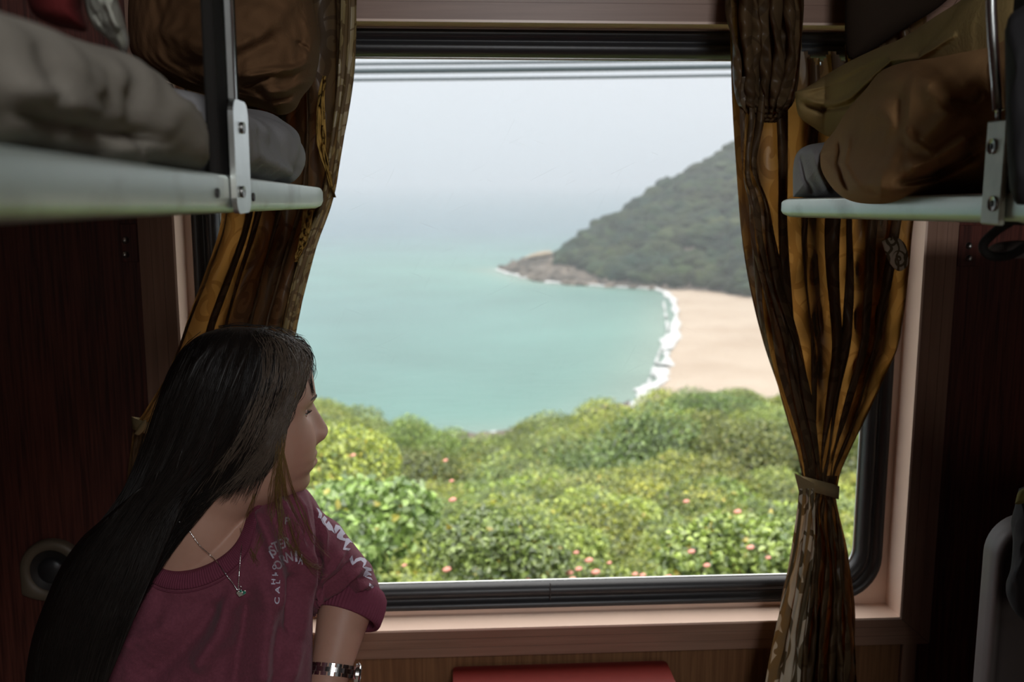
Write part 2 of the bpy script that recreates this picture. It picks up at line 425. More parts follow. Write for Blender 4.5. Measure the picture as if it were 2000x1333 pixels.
# glass: clear thin pane with faint reflection and fine scratches
def glass():
    m, t, b = newmat('window_glass'); t.nodes.remove(b); out = t.nodes['Material Output']
    tr = N(t, 'ShaderNodeBsdfTransparent'); gl = N(t, 'ShaderNodeBsdfGlossy'); gl.inputs['Roughness'].default_value = 0.03
    df = N(t, 'ShaderNodeBsdfDiffuse'); df.inputs[0].default_value = (0.85, 0.87, 0.9, 1)
    tl = N(t, 'ShaderNodeBsdfTranslucent'); tl.inputs[0].default_value = (0.85, 0.87, 0.9, 1)
    fr = N(t, 'ShaderNodeFresnel', IOR=1.10)
    m1 = N(t, 'ShaderNodeMixShader'); t.links.new(fr.outputs[0], m1.inputs[0]); t.links.new(tr.outputs[0], m1.inputs[1]); t.links.new(gl.outputs[0], m1.inputs[2])
    tc = N(t, 'ShaderNodeTexCoord'); acc = None
    # scratches: thin bands of stretched noise, masked by patches
    for rot, sc in ((0.45, 3.0), (-0.35, 4.0), (1.1, 3.0)):
        m9 = N(t, 'ShaderNodeMapping'); m9.inputs['Rotation'].default_value = (0, rot, 0); t.links.new(tc.outputs['Object'], m9.inputs[0])
        mp = N(t, 'ShaderNodeMapping'); mp.inputs['Scale'].default_value = (sc * 3, 1, sc * 200); t.links.new(m9.outputs[0], mp.inputs[0])
        n1 = N(t, 'ShaderNodeTexNoise', Scale=1.0, Detail=1.0); t.links.new(mp.outputs[0], n1.inputs['Vector'])
        v = math_(t, 'GREATER_THAN', n1.outputs[0], 0.75)
        acc = v if acc is None else math_(t, 'MAXIMUM', acc, v)
    n3 = N(t, 'ShaderNodeTexNoise', Scale=7.0, Detail=2.0); t.links.new(tc.outputs['Object'], n3.inputs['Vector'])
    mk = math_(t, 'GREATER_THAN', n3.outputs[0], 0.52); acc = math_(t, 'MULTIPLY', acc, mk)
    n4 = N(t, 'ShaderNodeTexNoise', Scale=3.0, Detail=5.0); t.links.new(tc.outputs['Object'], n4.inputs['Vector'])
    film = math_(t, 'MULTIPLY', math_(t, 'SUBTRACT', n4.outputs[0], 0.38), 0.06)
    fac = math_(t, 'MAXIMUM', math_(t, 'ADD', math_(t, 'MULTIPLY', acc, 0.12), film), 0.0)
    m0 = N(t, 'ShaderNodeMixShader'); m0.inputs[0].default_value = 0.5; t.links.new(df.outputs[0], m0.inputs[1]); t.links.new(tl.outputs[0], m0.inputs[2])
    m2 = N(t, 'ShaderNodeMixShader'); t.links.new(fac, m2.inputs[0]); t.links.new(m1.outputs[0], m2.inputs[1]); t.links.new(m0.outputs[0], m2.inputs[2])
    t.links.new(m2.outputs[0], out.inputs[0]); return m
M['glass'] = glass()
gy = LY1 + 0.024
obj('glass_pane', [(ix0, gy, iz0), (ix1, gy, iz0), (ix1, gy, iz1), (ix0, gy, iz1)], [(0, 1, 2, 3)], M['glass'], win, smooth=False)

# panels under the window and the pale vertical batten
fz = iz0 - fo + 0.004
pb = PY(1772, 1300, 1.73).x
mb = MB().box((ix0 - .02, WY - 0.004, 0.0), (pb - 0.016, WY + 0.001, fz)); struct(mb.obj('trim_1', M['lower'], smooth=False))
mb = MB().box((pb - 0.014, WY - 0.012, 0.0), (pb + 0.014, WY + 0.001, fz), 0.002); struct(mb.obj('trim_2', M['flange'], smooth=False))
# ------------------------------------------------------------------ outside: sea, headland, beach
SEA = EYE.z - 50.0
def sea_mat():
    m, t, b = newmat('sea_water')
    g = N(t, 'ShaderNodeNewGeometry'); s = N(t, 'ShaderNodeSeparateXYZ'); t.links.new(g.outputs['Position'], s.inputs[0])
    at = N(t, 'ShaderNodeAttribute'); at.attribute_name = 'tint'
    no = N(t, 'ShaderNodeTexNoise', Scale=0.02, Detail=6.0); t.links.new(g.outputs['Position'], no.inputs['Vector'])
    n2 = N(t, 'ShaderNodeTexNoise', Scale=0.35, Detail=5.0)
    mp = N(t, 'ShaderNodeMapping'); mp.inputs['Scale'].default_value = (0.35, 1, 1); t.links.new(g.outputs['Position'], mp.inputs[0]); t.links.new(mp.outputs[0], n2.inputs['Vector'])
    k = N(t, 'ShaderNodeMapRange'); k.inputs[1].default_value = 0.3; k.inputs[2].default_value = 0.7; k.inputs[3].default_value = 0.88; k.inputs[4].default_value = 1.12
    t.links.new(no.outputs[0], k.inputs[0])
    mm = N(t, 'ShaderNodeVectorMath', _operation='SCALE'); t.links.new(at.outputs['Color'], mm.inputs[0]); t.links.new(k.outputs[0], mm.inputs['Scale'])
    t.links.new(mm.outputs[0], b.inputs['Base Color'])
    b.inputs['Roughness'].default_value = 0.45; b.inputs['IOR'].default_value = 1.33; b.inputs['Specular IOR Level'].default_value = 0.35
    bp = N(t, 'ShaderNodeBump', Strength=0.6, Distance=0.5); t.links.new(n2.outputs[0], bp.inputs['Height']); t.links.new(bp.outputs[0], b.inputs['Normal'])
    return m
# shoreline as seen: tip of the headland round to the beach and down behind the scrub
SHORE = [(975, 527), (1010, 537), (1055, 549), (1100, 554), (1150, 556), (1190, 560), (1240, 563), (1280, 566), (1305, 576), (1318, 592), (1322, 612),
         (1322, 640), (1318, 668), (1305, 700), (1300, 725), (1288, 755), (1262, 785), (1200, 820), (1100, 850), (1000, 862), (850, 868), (700, 880), (400, 900)]
def ground(px, py, Z=SEA):
    px, py = np.broadcast_arrays(np.asarray(px, float), np.asarray(py, float))
    c = np.stack([(px - 1000) / FPX, -(py - 666.5) / FPX, -np.ones_like(px)], -1) @ RN.T
    return np.array(EYE) + c * ((Z - EYE.z) / c[..., 2])[..., None]
shoreW = np.array([ground(x, y) for x, y in SHORE])
# sea: fan-shaped grid reaching 25 km, colour set by distance from shore (shallow = turquoise)
ang = np.linspace(-62, 62, 150); rad = np.concatenate([np.linspace(60, 900, 150), np.geomspace(920, 26000, 50)])
A, D = np.meshgrid(np.radians(ang), rad, indexing='ij')
Vs = np.stack([D * np.sin(A), D * np.cos(A), np.full(A.shape, SEA)], -1)
d, _ = polydist(Vs[..., 0], Vs[..., 1], shoreW[:, :2])
k = np.clip(d / 420, 0, 1)[..., None] ** 0.75
c = np.array([0.075, 0.170, 0.142]) * (1 - k) + np.array([0.058, 0.105, 0.130]) * k
sh_ = np.exp(-(d / 14) ** 2)[..., None]; c = c * (1 - sh_ * .6) + np.array([0.16, 0.19, 0.155]) * sh_ * .6
dk = np.exp(-(((Vs[..., 0] - ground(1210, 580)[0]) / 60) ** 2 + ((Vs[..., 1] - ground(1210, 580)[1]) / 45) ** 2))[..., None] * .5
c = c * (1 - dk) + np.array([0.042, 0.115, 0.10]) * dk
V, F = gridvf(Vs); V = V.copy()
sea = obj('sea', V, F, sea_mat(), col=c.reshape(-1, 3), smooth=False); sea['kind'] = 'structure'

def rock_mat(name, c1, c2, s):
    m, t, b = newmat(name); g = N(t, 'ShaderNodeNewGeometry')
    no = N(t, 'ShaderNodeTexNoise', Scale=s, Detail=6.0, Roughness=0.65); t.links.new(g.outputs['Position'], no.inputs['Vector'])
    r = N(t, 'ShaderNodeMapRange'); r.inputs[1].default_value = 0.35; r.inputs[2].default_value = 0.65; t.links.new(no.outputs[0], r.inputs[0])
    t.links.new(mixc(t, r.outputs[0], c1, c2), b.inputs['Base Color']); b.inputs['Roughness'].default_value = 0.9; b.inputs['Specular IOR Level'].default_value = 0.2
    return m
M['rock'] = rock_mat('shore_rock', (0.05, 0.042, 0.036), (0.16, 0.13, 0.105), 0.12)
M['rockpale'] = rock_mat('pale_rock', (0.22, 0.18, 0.13), (0.32, 0.26, 0.19), 0.1)
M['sand'] = rock_mat('beach_sand', (0.285, 0.225, 0.170), (0.345, 0.285, 0.225), 0.035)
M['foam'] = plain('sea_foam', (0.42, 0.43, 0.43), 0.8, var=0.08, scale=0.2)
M['soil'] = rock_mat('slope_soil', (0.05, 0.07, 0.02), (0.12, 0.13, 0.05), 0.6)

# headland: heightfield between its foot line and its ridge line
xs = np.linspace(968, 2300, 240)
foot = np.interp(xs, [968, 975, 1010, 1055, 1100, 1190, 1290, 1400, 1475, 1600, 1800, 2300], [525, 527, 537, 549, 554, 560, 566, 576, 590, 615, 660, 780])
ridge = np.interp(xs, [968, 985, 1010, 1040, 1080, 1100, 1130, 1200, 1222, 1260, 1300, 1340, 1380, 1430, 1480, 1560, 1700, 1900, 2300], [525, 520, 510, 499, 492, 486, 466, 440, 422, 392, 362, 337, 317, 305, 292, 262, 215, 170, 120])
Pf = ground(xs, foot)
rd = np.interp(xs, [968, 1100, 1300, 1500, 2300], [15, 60, 170, 260, 380])
def at_dist(px, py, dist):
    px, py = np.broadcast_arrays(np.asarray(px, float), np.asarray(py, float))
    c = np.stack([(px - 1000) / FPX, -(py - 666.5) / FPX, -np.ones_like(px)], -1) @ RN.T
    return np.array(EYE) + c / np.hypot(c[..., 0], c[..., 1])[..., None] * np.asarray(dist)[..., None]
df_ = np.hypot(Pf[:, 0], Pf[:, 1])
Pr = at_dist(xs, ridge, df_ + rd)
rows = []
for t in np.linspace(-0.03, 1, 70):
    Q = Pf + (Pr - Pf) * t
    rise = np.clip(t, 0, 1) ** 0.85
    Q[:, 2] = SEA + (Pr[:, 2] - SEA) * rise - (3 if t < 0 else 0)
    rows.append(Q)
for t in np.linspace(0.05, 1, 12):
    Q = Pr.copy(); dirn = (Pr - Pf)[:, :2]; dirn = dirn / (np.linalg.norm(dirn, axis=1)[:, None] + 1e-6)
    Q[:, :2] += dirn * rd[:, None] * 0.9 * t; Q[:, 2] = SEA - 2 + (Pr[:, 2] - SEA + 2) * (1 - t ** 1.4); rows.append(Q)
G = np.array(rows)
bump = fbm(G.reshape(-1, 3), 1 / 45, 4, 1.0).reshape(G.shape[:2])
w = np.clip((G[..., 2] - SEA) / 14, 0, 1); G[..., 2] += bump * 2.0 * w
HG = G
V, F = gridvf(G)
hl = empty('headland', tuple(Pf[100]), 'wooded rocky headland running out into the sea behind the beach', 'headland')
obj('hillside', V, F, M['rock'], hl)
# rock apron along the foot
xr = np.linspace(972, 1480, 300)
fo_ = np.interp(xr, xs, foot) + 1.5
wid = np.interp(xr, [972, 1000, 1060, 1120, 1190, 1290, 1480], [6, 24, 48, 52, 24, 10, 9])
G2 = []
for t in np.linspace(0, 1, 26):
    Pq = ground(xr, fo_); dq = np.hypot(Pq[:, 0], Pq[:, 1])
    Q = at_dist(xr, fo_ - wid * t * 1.0, dq + wid * t * 0.9)
    Q = np.array(Q); Q[:, 2] = np.maximum(Q[:, 2], SEA - 1) + fbm(Q, 1 / 9, 4, 3.0) * 1.3 * min(1, t * 5) * np.clip(wid / 20, .2, 1) - (2 if t == 0 else 0) ; G2.append(Q)
V, F = gridvf(np.array(G2)); obj('rock_apron', V, F, M['rock'], hl, smooth=False)
# pale slab near the tip
V, F = pillow([(1020, 505), (1045, 494), (1075, 490), (1078, 500), (1050, 507)], 530.0, 4.0, nth=40, nr=10); obj('pale_slab', V, F, M['rockpale'], hl)['label'] = 'pale bare rock slab near the tip'

# tree canopy of the hill: one lumpy crown per tree merged as uncountable forest
def blob(seed, sub=2, rough=0.25):
    import bmesh
    bm = bmesh.new(); bmesh.ops.create_icosphere(bm, subdivisions=sub, radius=1.0)
    V = np.array([v.co[:] for v in bm.verts]); F = np.array([[v.index for v in f.verts] for f in bm.faces]); bm.free()
    V = V * (1 + rough * fbm(V, 0.55, 3, seed))[:, None]
    return V, F
blobs = [blob(s, 3, 0.2) for s in (1, 2, 3)]
def foliage_mat(name, c1, c2, scale=0.05, fine=1.2, tl=0.0):
    m, t, b = newmat(name); g = N(t, 'ShaderNodeNewGeometry')
    at = N(t, 'ShaderNodeAttribute'); at.attribute_name = 'tint'
    no = N(t, 'ShaderNodeTexNoise', Scale=scale, Detail=5.0); t.links.new(g.outputs['Position'], no.inputs['Vector'])
    n2 = N(t, 'ShaderNodeTexNoise', Scale=fine, Detail=4.0); t.links.new(g.outputs['Position'], n2.inputs['Vector'])
    r = N(t, 'ShaderNodeMapRange'); r.inputs[1].default_value = 0.35; r.inputs[2].default_value = 0.65; t.links.new(no.outputs[0], r.inputs[0])
    c = mixc(t, r.outputs[0], c1, c2)
    mm = N(t, 'ShaderNodeMix', _data_type='RGBA', _blend_type='MULTIPLY'); mm.inputs[0].default_value = 1.0
    t.links.new(c, mm.inputs[6]); t.links.new(at.outputs['Color'], mm.inputs[7])
    t.links.new(mm.outputs[2], b.inputs['Base Color']); b.inputs['Roughness'].default_value = 0.8; b.inputs['Specular IOR Level'].default_value = 0.15
    bp = N(t, 'ShaderNodeBump', Strength=1.0, Distance=1.2); t.links.new(n2.outputs[0], bp.inputs['Height']); t.links.new(bp.outputs[0], b.inputs['Normal'])
    return m
M['canopy'] = foliage_mat('forest_canopy', (0.007, 0.020, 0.012), (0.030, 0.042, 0.016))
VV, FF, CC = [], [], []; n0 = 0
cnt = 0
while cnt < 3200:
    i = rng.random() ** 0.9; j = rng.random()
    row = 2 + j * 66; colx = rng.random() * 175
    i0, j0 = int(row), int(colx); Pq = HG[i0, j0] * (1 - (row - i0)) + HG[i0 + 1, j0] * (row - i0)
    px = xs[j0]
    if px < 1092: continue
    # treeline starts above the rocks
    tl_ = np.interp(px, [1092, 1130, 1190, 1290, 1480], [26, 24, 8, 6, 5])
    if Pq[2] - SEA < tl_ * 0.24 + 1.2: continue
    s = rng.uniform(1.8, 6.0) * (0.8 if px < 1150 else 1.0)
    b = blobs[rng.integers(3)]; a = rng.random() * 6.28; ca, sa = math.cos(a), math.sin(a)
    Vb = b[0] * np.array([s, s, s * rng.uniform(0.55, 0.95)]); Vb = np.stack([Vb[:, 0] * ca - Vb[:, 1] * sa, Vb[:, 0] * sa + Vb[:, 1] * ca, Vb[:, 2]], -1)
    VV.append(Vb + Pq + np.array([0, 0, s * .25])); FF.append(b[1] + n0); n0 += len(Vb)
    g_ = rng.uniform(0.45, 1.5); CC.append(np.tile([g_ * rng.uniform(.85, 1.2), g_, g_ * rng.uniform(.8, 1.1)], (len(Vb), 1))); cnt += 1
fc = obj('forest_canopy', np.concatenate(VV), np.concatenate(FF), M['canopy'], hl, col=np.concatenate(CC)); fc['kind'] = 'stuff'
# boulders at the waterline
bl = [blob(s, 2, 0.35) for s in (11, 12, 13)]
first = {}
for k in range(110):
    px = rng.choice([rng.uniform(985, 1130), rng.uniform(990, 1290)]); wq = np.interp(px, xr, wid)
    py = np.interp(px, xr, fo_) - rng.random() ** 1.5 * wq * 0.55
    base = ground(px, np.interp(px, xr, fo_)); dq = math.hypot(base[0], base[1]); up = np.interp(px, xr, fo_) - py
    Pq = at_dist(px, py, np.array(dq + up * 0.9))
    s = rng.uniform(0.8, 2.6) * np.clip(wq / 25, .45, 1); q = int(rng.integers(3))
    if q not in first:
        o = obj('boulder', bl[q][0], bl[q][1], M['rock'], local=True, smooth=False); first[q] = o
    else:
        o = first[q].copy(); COL.objects.link(o)
    o.location = Pq; o.scale = (s * 1.3, s, s * .8); o.rotation_euler = (0, 0, rng.random() * 6)
    w_ = 'on the bare rocky point' if px < 1065 else 'on the rock shelf below the first trees' if px < 1150 else 'along the waterline under the wooded slope'
    tag(o, 'brown boulder ' + w_, 'boulder', 'boulders ' + w_)

# beach: sand body rising gently from the waterline, inland to the foot of the hill
SB = [(1285, 565), (1305, 576), (1320, 592), (1325, 612), (1325, 640), (1320, 668), (1308, 700), (1302, 725), (1290, 755), (1262, 785), (1200, 820), (1100, 850), (1000, 862)]
SBs = smoothpath(SB, 80)
G3 = []
for t in np.linspace(-0.04, 1, 22):
    Q = ground(SBs[:, 0], SBs[:, 1]); Q = Q + np.array([1, 0.10, 0]) * (t * 190) * np.linspace(.45, 1, 80)[:, None]
    Q[:, 2] = SEA + 0.12 + 3.0 * max(t, 0) ** 0.7 - (0.8 if t < 0 else 0); G3.append(Q)
V, F = gridvf(np.array(G3)); beach = obj('beach', V, F, M['sand']); beach['kind'] = 'structure'
# foam: breaking wave edge along the beach, the rocks, and the near rocky shore
def foam_strip(name, pts, w_px, label, seed, n=260, holes=0.25):
    L = smoothpath(pts, n); r3 = np.random.default_rng(seed)
    P0 = ground(L[:, 0], L[:, 1]); T = np.gradient(P0, axis=0); T /= np.linalg.norm(T, axis=1)[:, None]
    Nn = np.stack([T[:, 1], -T[:, 0], T[:, 2] * 0], -1)
    w = np.interp(np.arange(n), np.linspace(0, n - 1, len(w_px)), w_px)
    nz = np.convolve(r3.normal(size=n + 14), np.ones(15) / 15, 'valid') * 2.2; nz2 = np.convolve(r3.normal(size=n + 14), np.ones(15) / 15, 'valid') * 2.2
    nf = r3.normal(size=n) * .10
    G = []
    for k, s in enumerate(np.linspace(-1, 1, 7)):
        off = (s * w * (1 + 0.9 * (nz if s < 0 else nz2)) + nf * w)
        Q = P0 + Nn * off[:, None]; Q[:, 2] = SEA + 0.35 + 0.5 * (1 - s * s) ; G.append(Q)
    mb = MB()
    G = np.array(G)
    run = []; i = 0
    while i < n - 4:                      # broken into stretches, gaps where the foam thins
        ln = int(r3.integers(12, 40)); j = min(n, i + ln); 
        mb.grid(G[:, i:j]); i = j + (int(r3.integers(1, 6)) if r3.random() < holes else -1)
    o = mb.obj(name, M['foam']); tag(o, label, 'foam', kind='stuff'); return o
foam_strip('sea_foam', [(1278, 563), (1302, 577), (1318, 594), (1320, 612), (1319, 640), (1312, 668), (1300, 700), (1294, 725), (1283, 755), (1258, 782), (1225, 800)],
           [.5, 2.2, 1.3, .9, 1.1, 1.6, .9, 1.5, 2.0, 1.5, 1.1], 'white wave foam breaking along the edge of the sandy beach', 3, holes=.15)
foam_strip('sea_foam', [(972, 528), (990, 534), (1015, 540), (1040, 546), (1055, 550)], [1.0, 2.2, 1.6, 2.2, 1.2], 'white foam around the rocky tip of the headland', 5, n=120, holes=.3)
foam_strip('sea_foam', [(1070, 552), (1110, 556), (1150, 558), (1200, 562), (1270, 566)], [1.5, .8, 1.2, .7, 1.2], 'thin foam line along the rocks between tip and beach', 6, n=160, holes=.7)
foam_strip('sea_foam', [(860, 858), (900, 860), (950, 856), (1000, 846)], [0.9, 1.5, 1.6, 1.0], 'foam on the dark rocky shore just above the scrub', 8, n=90, holes=.9)
foam_strip('sea_foam', [(1296, 590), (1300, 615), (1303, 645), (1297, 670), (1284, 702), (1276, 730), (1262, 760)], [.3, .5, .25, .4, .3, .5, .3], 'second thin broken wave line just off the sandy beach', 12, n=160, holes=.9)
# wet dark pebble shore at the near side of the bay
SN = smoothpath([(820, 850), (900, 852), (960, 846), (1040, 832), (1120, 815), (1230, 785)], 40)
G4 = []
for t in np.linspace(0, 1, 8):
    Q = ground(SN[:, 0], SN[:, 1] + 34 * t); Q[:, 2] = SEA + 0.3 + 2.5 * t + fbm(Q, .12, 3, 2.) * .5; G4.append(Q)
V, F = gridvf(np.array(G4)); pb_ = obj('trim_3', V, F, M['rock']); pb_.name = 'pebble_shore'; tag(pb_, 'grey pebbly shore at the near side of the bay above the scrub', 'shore')

# ------------------------------------------------------------------ the scrub slope below the railway
def slope_z(x, y):
    d = np.hypot(x, y)
    z = np.interp(d, [0, 2.5, 4, 7, 14, 24, 34, 60, 140, 190, 240], [-1.6, -1.7, -2.2, -3.55, -5.2, -7.3, -10.4, -24, -46, -50.5, -54])
    return EYE.z + z
A, D = np.meshgrid(np.radians(np.linspace(-70, 75, 120)), np.concatenate([np.linspace(1.95, 40, 80), np.linspace(42, 235, 50)]), indexing='ij')
X, Y = D * np.sin(A), D * np.cos(A)
V = np.stack([X, np.maximum(Y, 1.95), slope_z(X, Y) + fbm(np.stack([X, Y, X * 0], -1), .12, 3, 4.).reshape(X.shape) * .25 * np.clip((D - 4) / 5, 0, 1)], -1)
V, F = gridvf(V); so = obj('ground', V, F, M['soil']); so['kind'] = 'structure'

def leaf_mat():
    m, t, b = newmat('leaf_green'); t.nodes.remove(b); out = t.nodes['Material Output']
    at = N(t, 'ShaderNodeAttribute'); at.attribute_name = 'tint'
    oi = N(t, 'ShaderNodeObjectInfo'); r = N(t, 'ShaderNodeMapRange'); r.inputs[3].default_value = 0.70; r.inputs[4].default_value = 1.25; t.links.new(oi.outputs['Random'], r.inputs[0])
    mm = N(t, 'ShaderNodeMix', _data_type='RGBA', _blend_type='MULTIPLY'); mm.inputs[0].default_value = 1.0
    t.links.new(at.outputs['Color'], mm.inputs[6]); t.links.new(oi.outputs['Color'], mm.inputs[7])
    vm = N(t, 'ShaderNodeVectorMath', _operation='SCALE'); t.links.new(mm.outputs[2], vm.inputs[0]); t.links.new(r.outputs[0], vm.inputs['Scale'])
    d = N(t, 'ShaderNodeBsdfDiffuse'); tl = N(t, 'ShaderNodeBsdfTranslucent'); gl = N(t, 'ShaderNodeBsdfGlossy'); gl.inputs['Roughness'].default_value = 0.45
    t.links.new(vm.outputs[0], d.inputs[0]); t.links.new(vm.outputs[0], tl.inputs[0])
    a = N(t, 'ShaderNodeMixShader'); a.inputs[0].default_value = 0.35; t.links.new(d.outputs[0], a.inputs[1]); t.links.new(tl.outputs[0], a.inputs[2])
    c = N(t, 'ShaderNodeMixShader'); c.inputs[0].default_value = 0.09; t.links.new(a.outputs[0], c.inputs[1]); t.links.new(gl.outputs[0], c.inputs[2])
    t.links.new(c.outputs[0], out.inputs[0]); return m
M['leaf'] = leaf_mat()
M['twig'] = plain('twig_bark', (0.12, 0.08, 0.05), 0.9)
M['flower'] = plain('lantana_flower', (0.62, 0.26, 0.20), 0.7, var=0.3, scale=30)

def leaves(centers, normals, size, r4, droop=0.3, aspect=0.55, hue=(0.30, 0.40, 0.07), dark=(0.06, 0.11, 0.02), tone=None):
    """pointed leaves folded along the midrib, 6 vertices each"""
    n = len(centers)
    nrm = normals + r4.normal(size=(n, 3)) * 0.8; nrm[:, 2] += 0.35; nrm /= np.linalg.norm(nrm, axis=1)[:, None]
    d = r4.normal(size=(n, 3)) + normals * 0.8; d[:, 2] -= droop; d -= nrm * np.sum(d * nrm, 1)[:, None]; d /= np.linalg.norm(d, axis=1)[:, None] + 1e-9
    s = np.cross(nrm, d); L = size * r4.uniform(.6, 1.35, n)[:, None]; Wd = L * aspect * .5
    b = centers; tip = b + d * L - nrm * L * .12; m1 = b + d * L * .35; m2 = b + d * L * .7 - nrm * L * .04
    V = np.stack([b, m1 + s * Wd + nrm * Wd * .35, m2 + s * Wd * .72 + nrm * Wd * .2, tip, m2 - s * Wd * .72 + nrm * Wd * .2, m1 - s * Wd + nrm * Wd * .35], 1).reshape(-1, 3)
    i = np.arange(n)[:, None] * 6
    F = np.concatenate([np.concatenate([i, i + 1, i + 2, i + 3], 1), np.concatenate([i, i + 3, i + 4, i + 5], 1)])
    t = r4.random(n) ** 1.2 if tone is None else np.clip(tone + r4.normal(size=n) * .18, 0, 1)
    c = np.array(dark)[None] * (1 - t[:, None]) + np.array(hue)[None] * t[:, None]; c = c * r4.uniform(.65, 1.4, (n, 1))
    yl = r4.random(n) < 0.02; c[yl] = (0.45, 0.38, 0.06)
    return V, F, np.repeat(c, 6, 0)
def shrub_mesh(seed, nleaf, size, lumps=9, shape=(1, 1, .8), **k):
    r4 = np.random.default_rng(seed); C, Nn = [], []
    lc = r4.normal(size=(lumps, 3)); lc /= np.linalg.norm(lc, axis=1)[:, None]; lc *= r4.uniform(.3, .75, (lumps, 1)); lc[:, 2] = np.abs(lc[:, 2]) * .9
    lr = r4.uniform(.28, .5, lumps)
    w = lr ** 2 / (lr ** 2).sum()
    for q in range(lumps):
        m = int(nleaf * w[q]); d = r4.normal(size=(m, 3)); d /= np.linalg.norm(d, axis=1)[:, None]; d[:, 2] = np.where(r4.random(m) < .8, np.abs(d[:, 2]), d[:, 2])
        C.append(lc[q] + d * lr[q] * r4.uniform(.72, 1.08, (m, 1)) ** 1); Nn.append(d)
    C = np.concatenate(C) * np.array(shape); Nn = np.concatenate(Nn)
    return leaves(C, Nn, size, r4, **k) + (lc * np.array(shape), lr)
shrub_lib = []
def make_shrub(kind, seed, nleaf, size, **k):
    V, F, c, lc, lr = shrub_mesh(seed, nleaf, size, **k)
    root = empty('shrub', (0, 0, 0))
    a = obj('foliage', V, F, M['leaf'], root, smooth=False, col=c, local=True)
    mb = MB()
    for q in range(len(lc)):
        p1 = lc[q]; mb.tube(smoothpath([(0, 0, -.35), p1 * .4 + np.array([0, 0, .05]), p1], 7), np.linspace(.028, .008, 7), 5)
        for _ in range(3):
            r5 = rng.normal(size=3); mb.tube([p1 * .7, p1 + r5 / np.linalg.norm(r5) * lr[q] * .8], [.008, .003], 4)
    mb.obj('stem', M['twig'], root, local=True)
    return root
lib = [make_shrub('a', 21, 12500, .050, hue=(0.46, 0.54, 0.09)), make_shrub('b', 22, 10500, .060, lumps=7, hue=(0.42, 0.53, 0.12)),
       make_shrub('c', 23, 13500, .047, lumps=12, hue=(0.50, 0.55, 0.10)), make_shrub('d', 24, 6500, .085, lumps=6, aspect=.7, hue=(0.42, 0.56, 0.14)),
       make_shrub('e', 25, 13000, .045, lumps=14, hue=(0.34, 0.42, 0.11), dark=(0.05, 0.09, 0.02))]
used = [False] * len(lib)
def put(kind, loc, s, label, group=None, tint=(1, 1, 1), cat='shrub', sz=1.0):
    src = lib[kind]
    if not used[kind]:
        o = src; used[kind] = True; ch = list(src.children)
    else:
        o = src.copy(); COL.objects.link(o); ch = []
        for c_ in src.children:
            d_ = c_.copy(); COL.objects.link(d_); d_.parent = o; ch.append(d_)
    for c_ in ch: c_.color = (*tint, 1)
    o.location = loc; o.scale = (s, s, s * sz); o.rotation_euler = (0, 0, rng.random() * 6.28)
    if 'group' in o: del o['group']
    return tag(o, label, cat, group)
# crest line of the scrub as seen in the window
CREST = [(200, 750), (560, 765), (640, 772), (700, 795), (745, 832), (800, 812), (850, 850), (880, 868), (960, 870), (1005, 830), (1060, 800), (1130, 790), (1200, 784), (1250, 780), (1310, 768), (1380, 752), (1450, 748), (1510, 762), (1600, 752), (1750, 745)]
def crest(px): return float(np.interp(px, [c[0] for c in CREST], [c[1] for c in CREST]))
nsh = 0
G_ = 'leafy shrubs covering the slope below the railway'
ROWS = {'crest': 'on the crest of the scrub', 'below': 'just below the crest of the scrub', 'mid': 'halfway down the near slope', 'near': 'close under the window'}
def zone(row, px):
    h_ = ("beside the woman's head" if px < 760 else 'left of the middle' if px < 1010 else 'mid-window' if px < 1250
          else 'below the sandy beach' if px < 1500 else 'by the right curtain')
    return 'leafy shrub ' + ROWS[row] + ', ' + h_, 'shrubs ' + ROWS[row] + ', ' + h_
# back rows: tops follow the crest
for px in np.arange(290, 1830, 30):
    for D_, dn, sc0 in ((27, 0, 1.7), (23, 22, 1.6), (19, 50, 1.4)):
        x = px + rng.uniform(-14, 14); d = D_ + rng.uniform(-1.5, 1.5); s = sc0 * rng.uniform(.55, 1.1)
        top = crest(x) + dn + rng.uniform(-3, 14)
        P = at_dist(x, top, np.array(d)); z = P[2] - s * 0.78
        t = rng.uniform(.85, 1.1)
        t *= rng.uniform(.8, 1.2); lab_, grp_ = zone('crest' if D_ == 27 else 'below', x); put(int(rng.choice([0, 2, 4, 4])), (P[0], P[1], z), s, lab_, grp_, (t * .95, t * .95, t * .9)); nsh += 1
# middle and near rows follow the slope
for D_, step, s0, kinds in ((15.5, 62, 1.25, (0, 2, 4)), (12.5, 70, 1.1, (0, 1, 2, 4)), (10, 80, 1.0, (0, 1, 2)), (8.2, 95, .85, (0, 1, 2, 3)), (6.6, 110, .75, (0, 1, 3, 2)), (5.3, 130, .62, (0, 1, 3))):
    for px in np.arange(230, 1900, step):
        x = px + rng.uniform(-.4, .4) * step; d = D_ * rng.uniform(.95, 1.05); s = s0 * rng.uniform(.8, 1.15)
        P = at_dist(x, 900., np.array(d)); z = float(slope_z(P[0], P[1])) + s * .15 + rng.uniform(-.1, .12)
        t = rng.uniform(.7, 1.3)
        lab_, grp_ = zone('mid' if D_ > 9 else 'near', x); put(int(rng.choice(kinds)), (P[0], P[1], z), s, lab_, grp_, (t * rng.uniform(.9, 1.12), t, t * .9)); nsh += 1
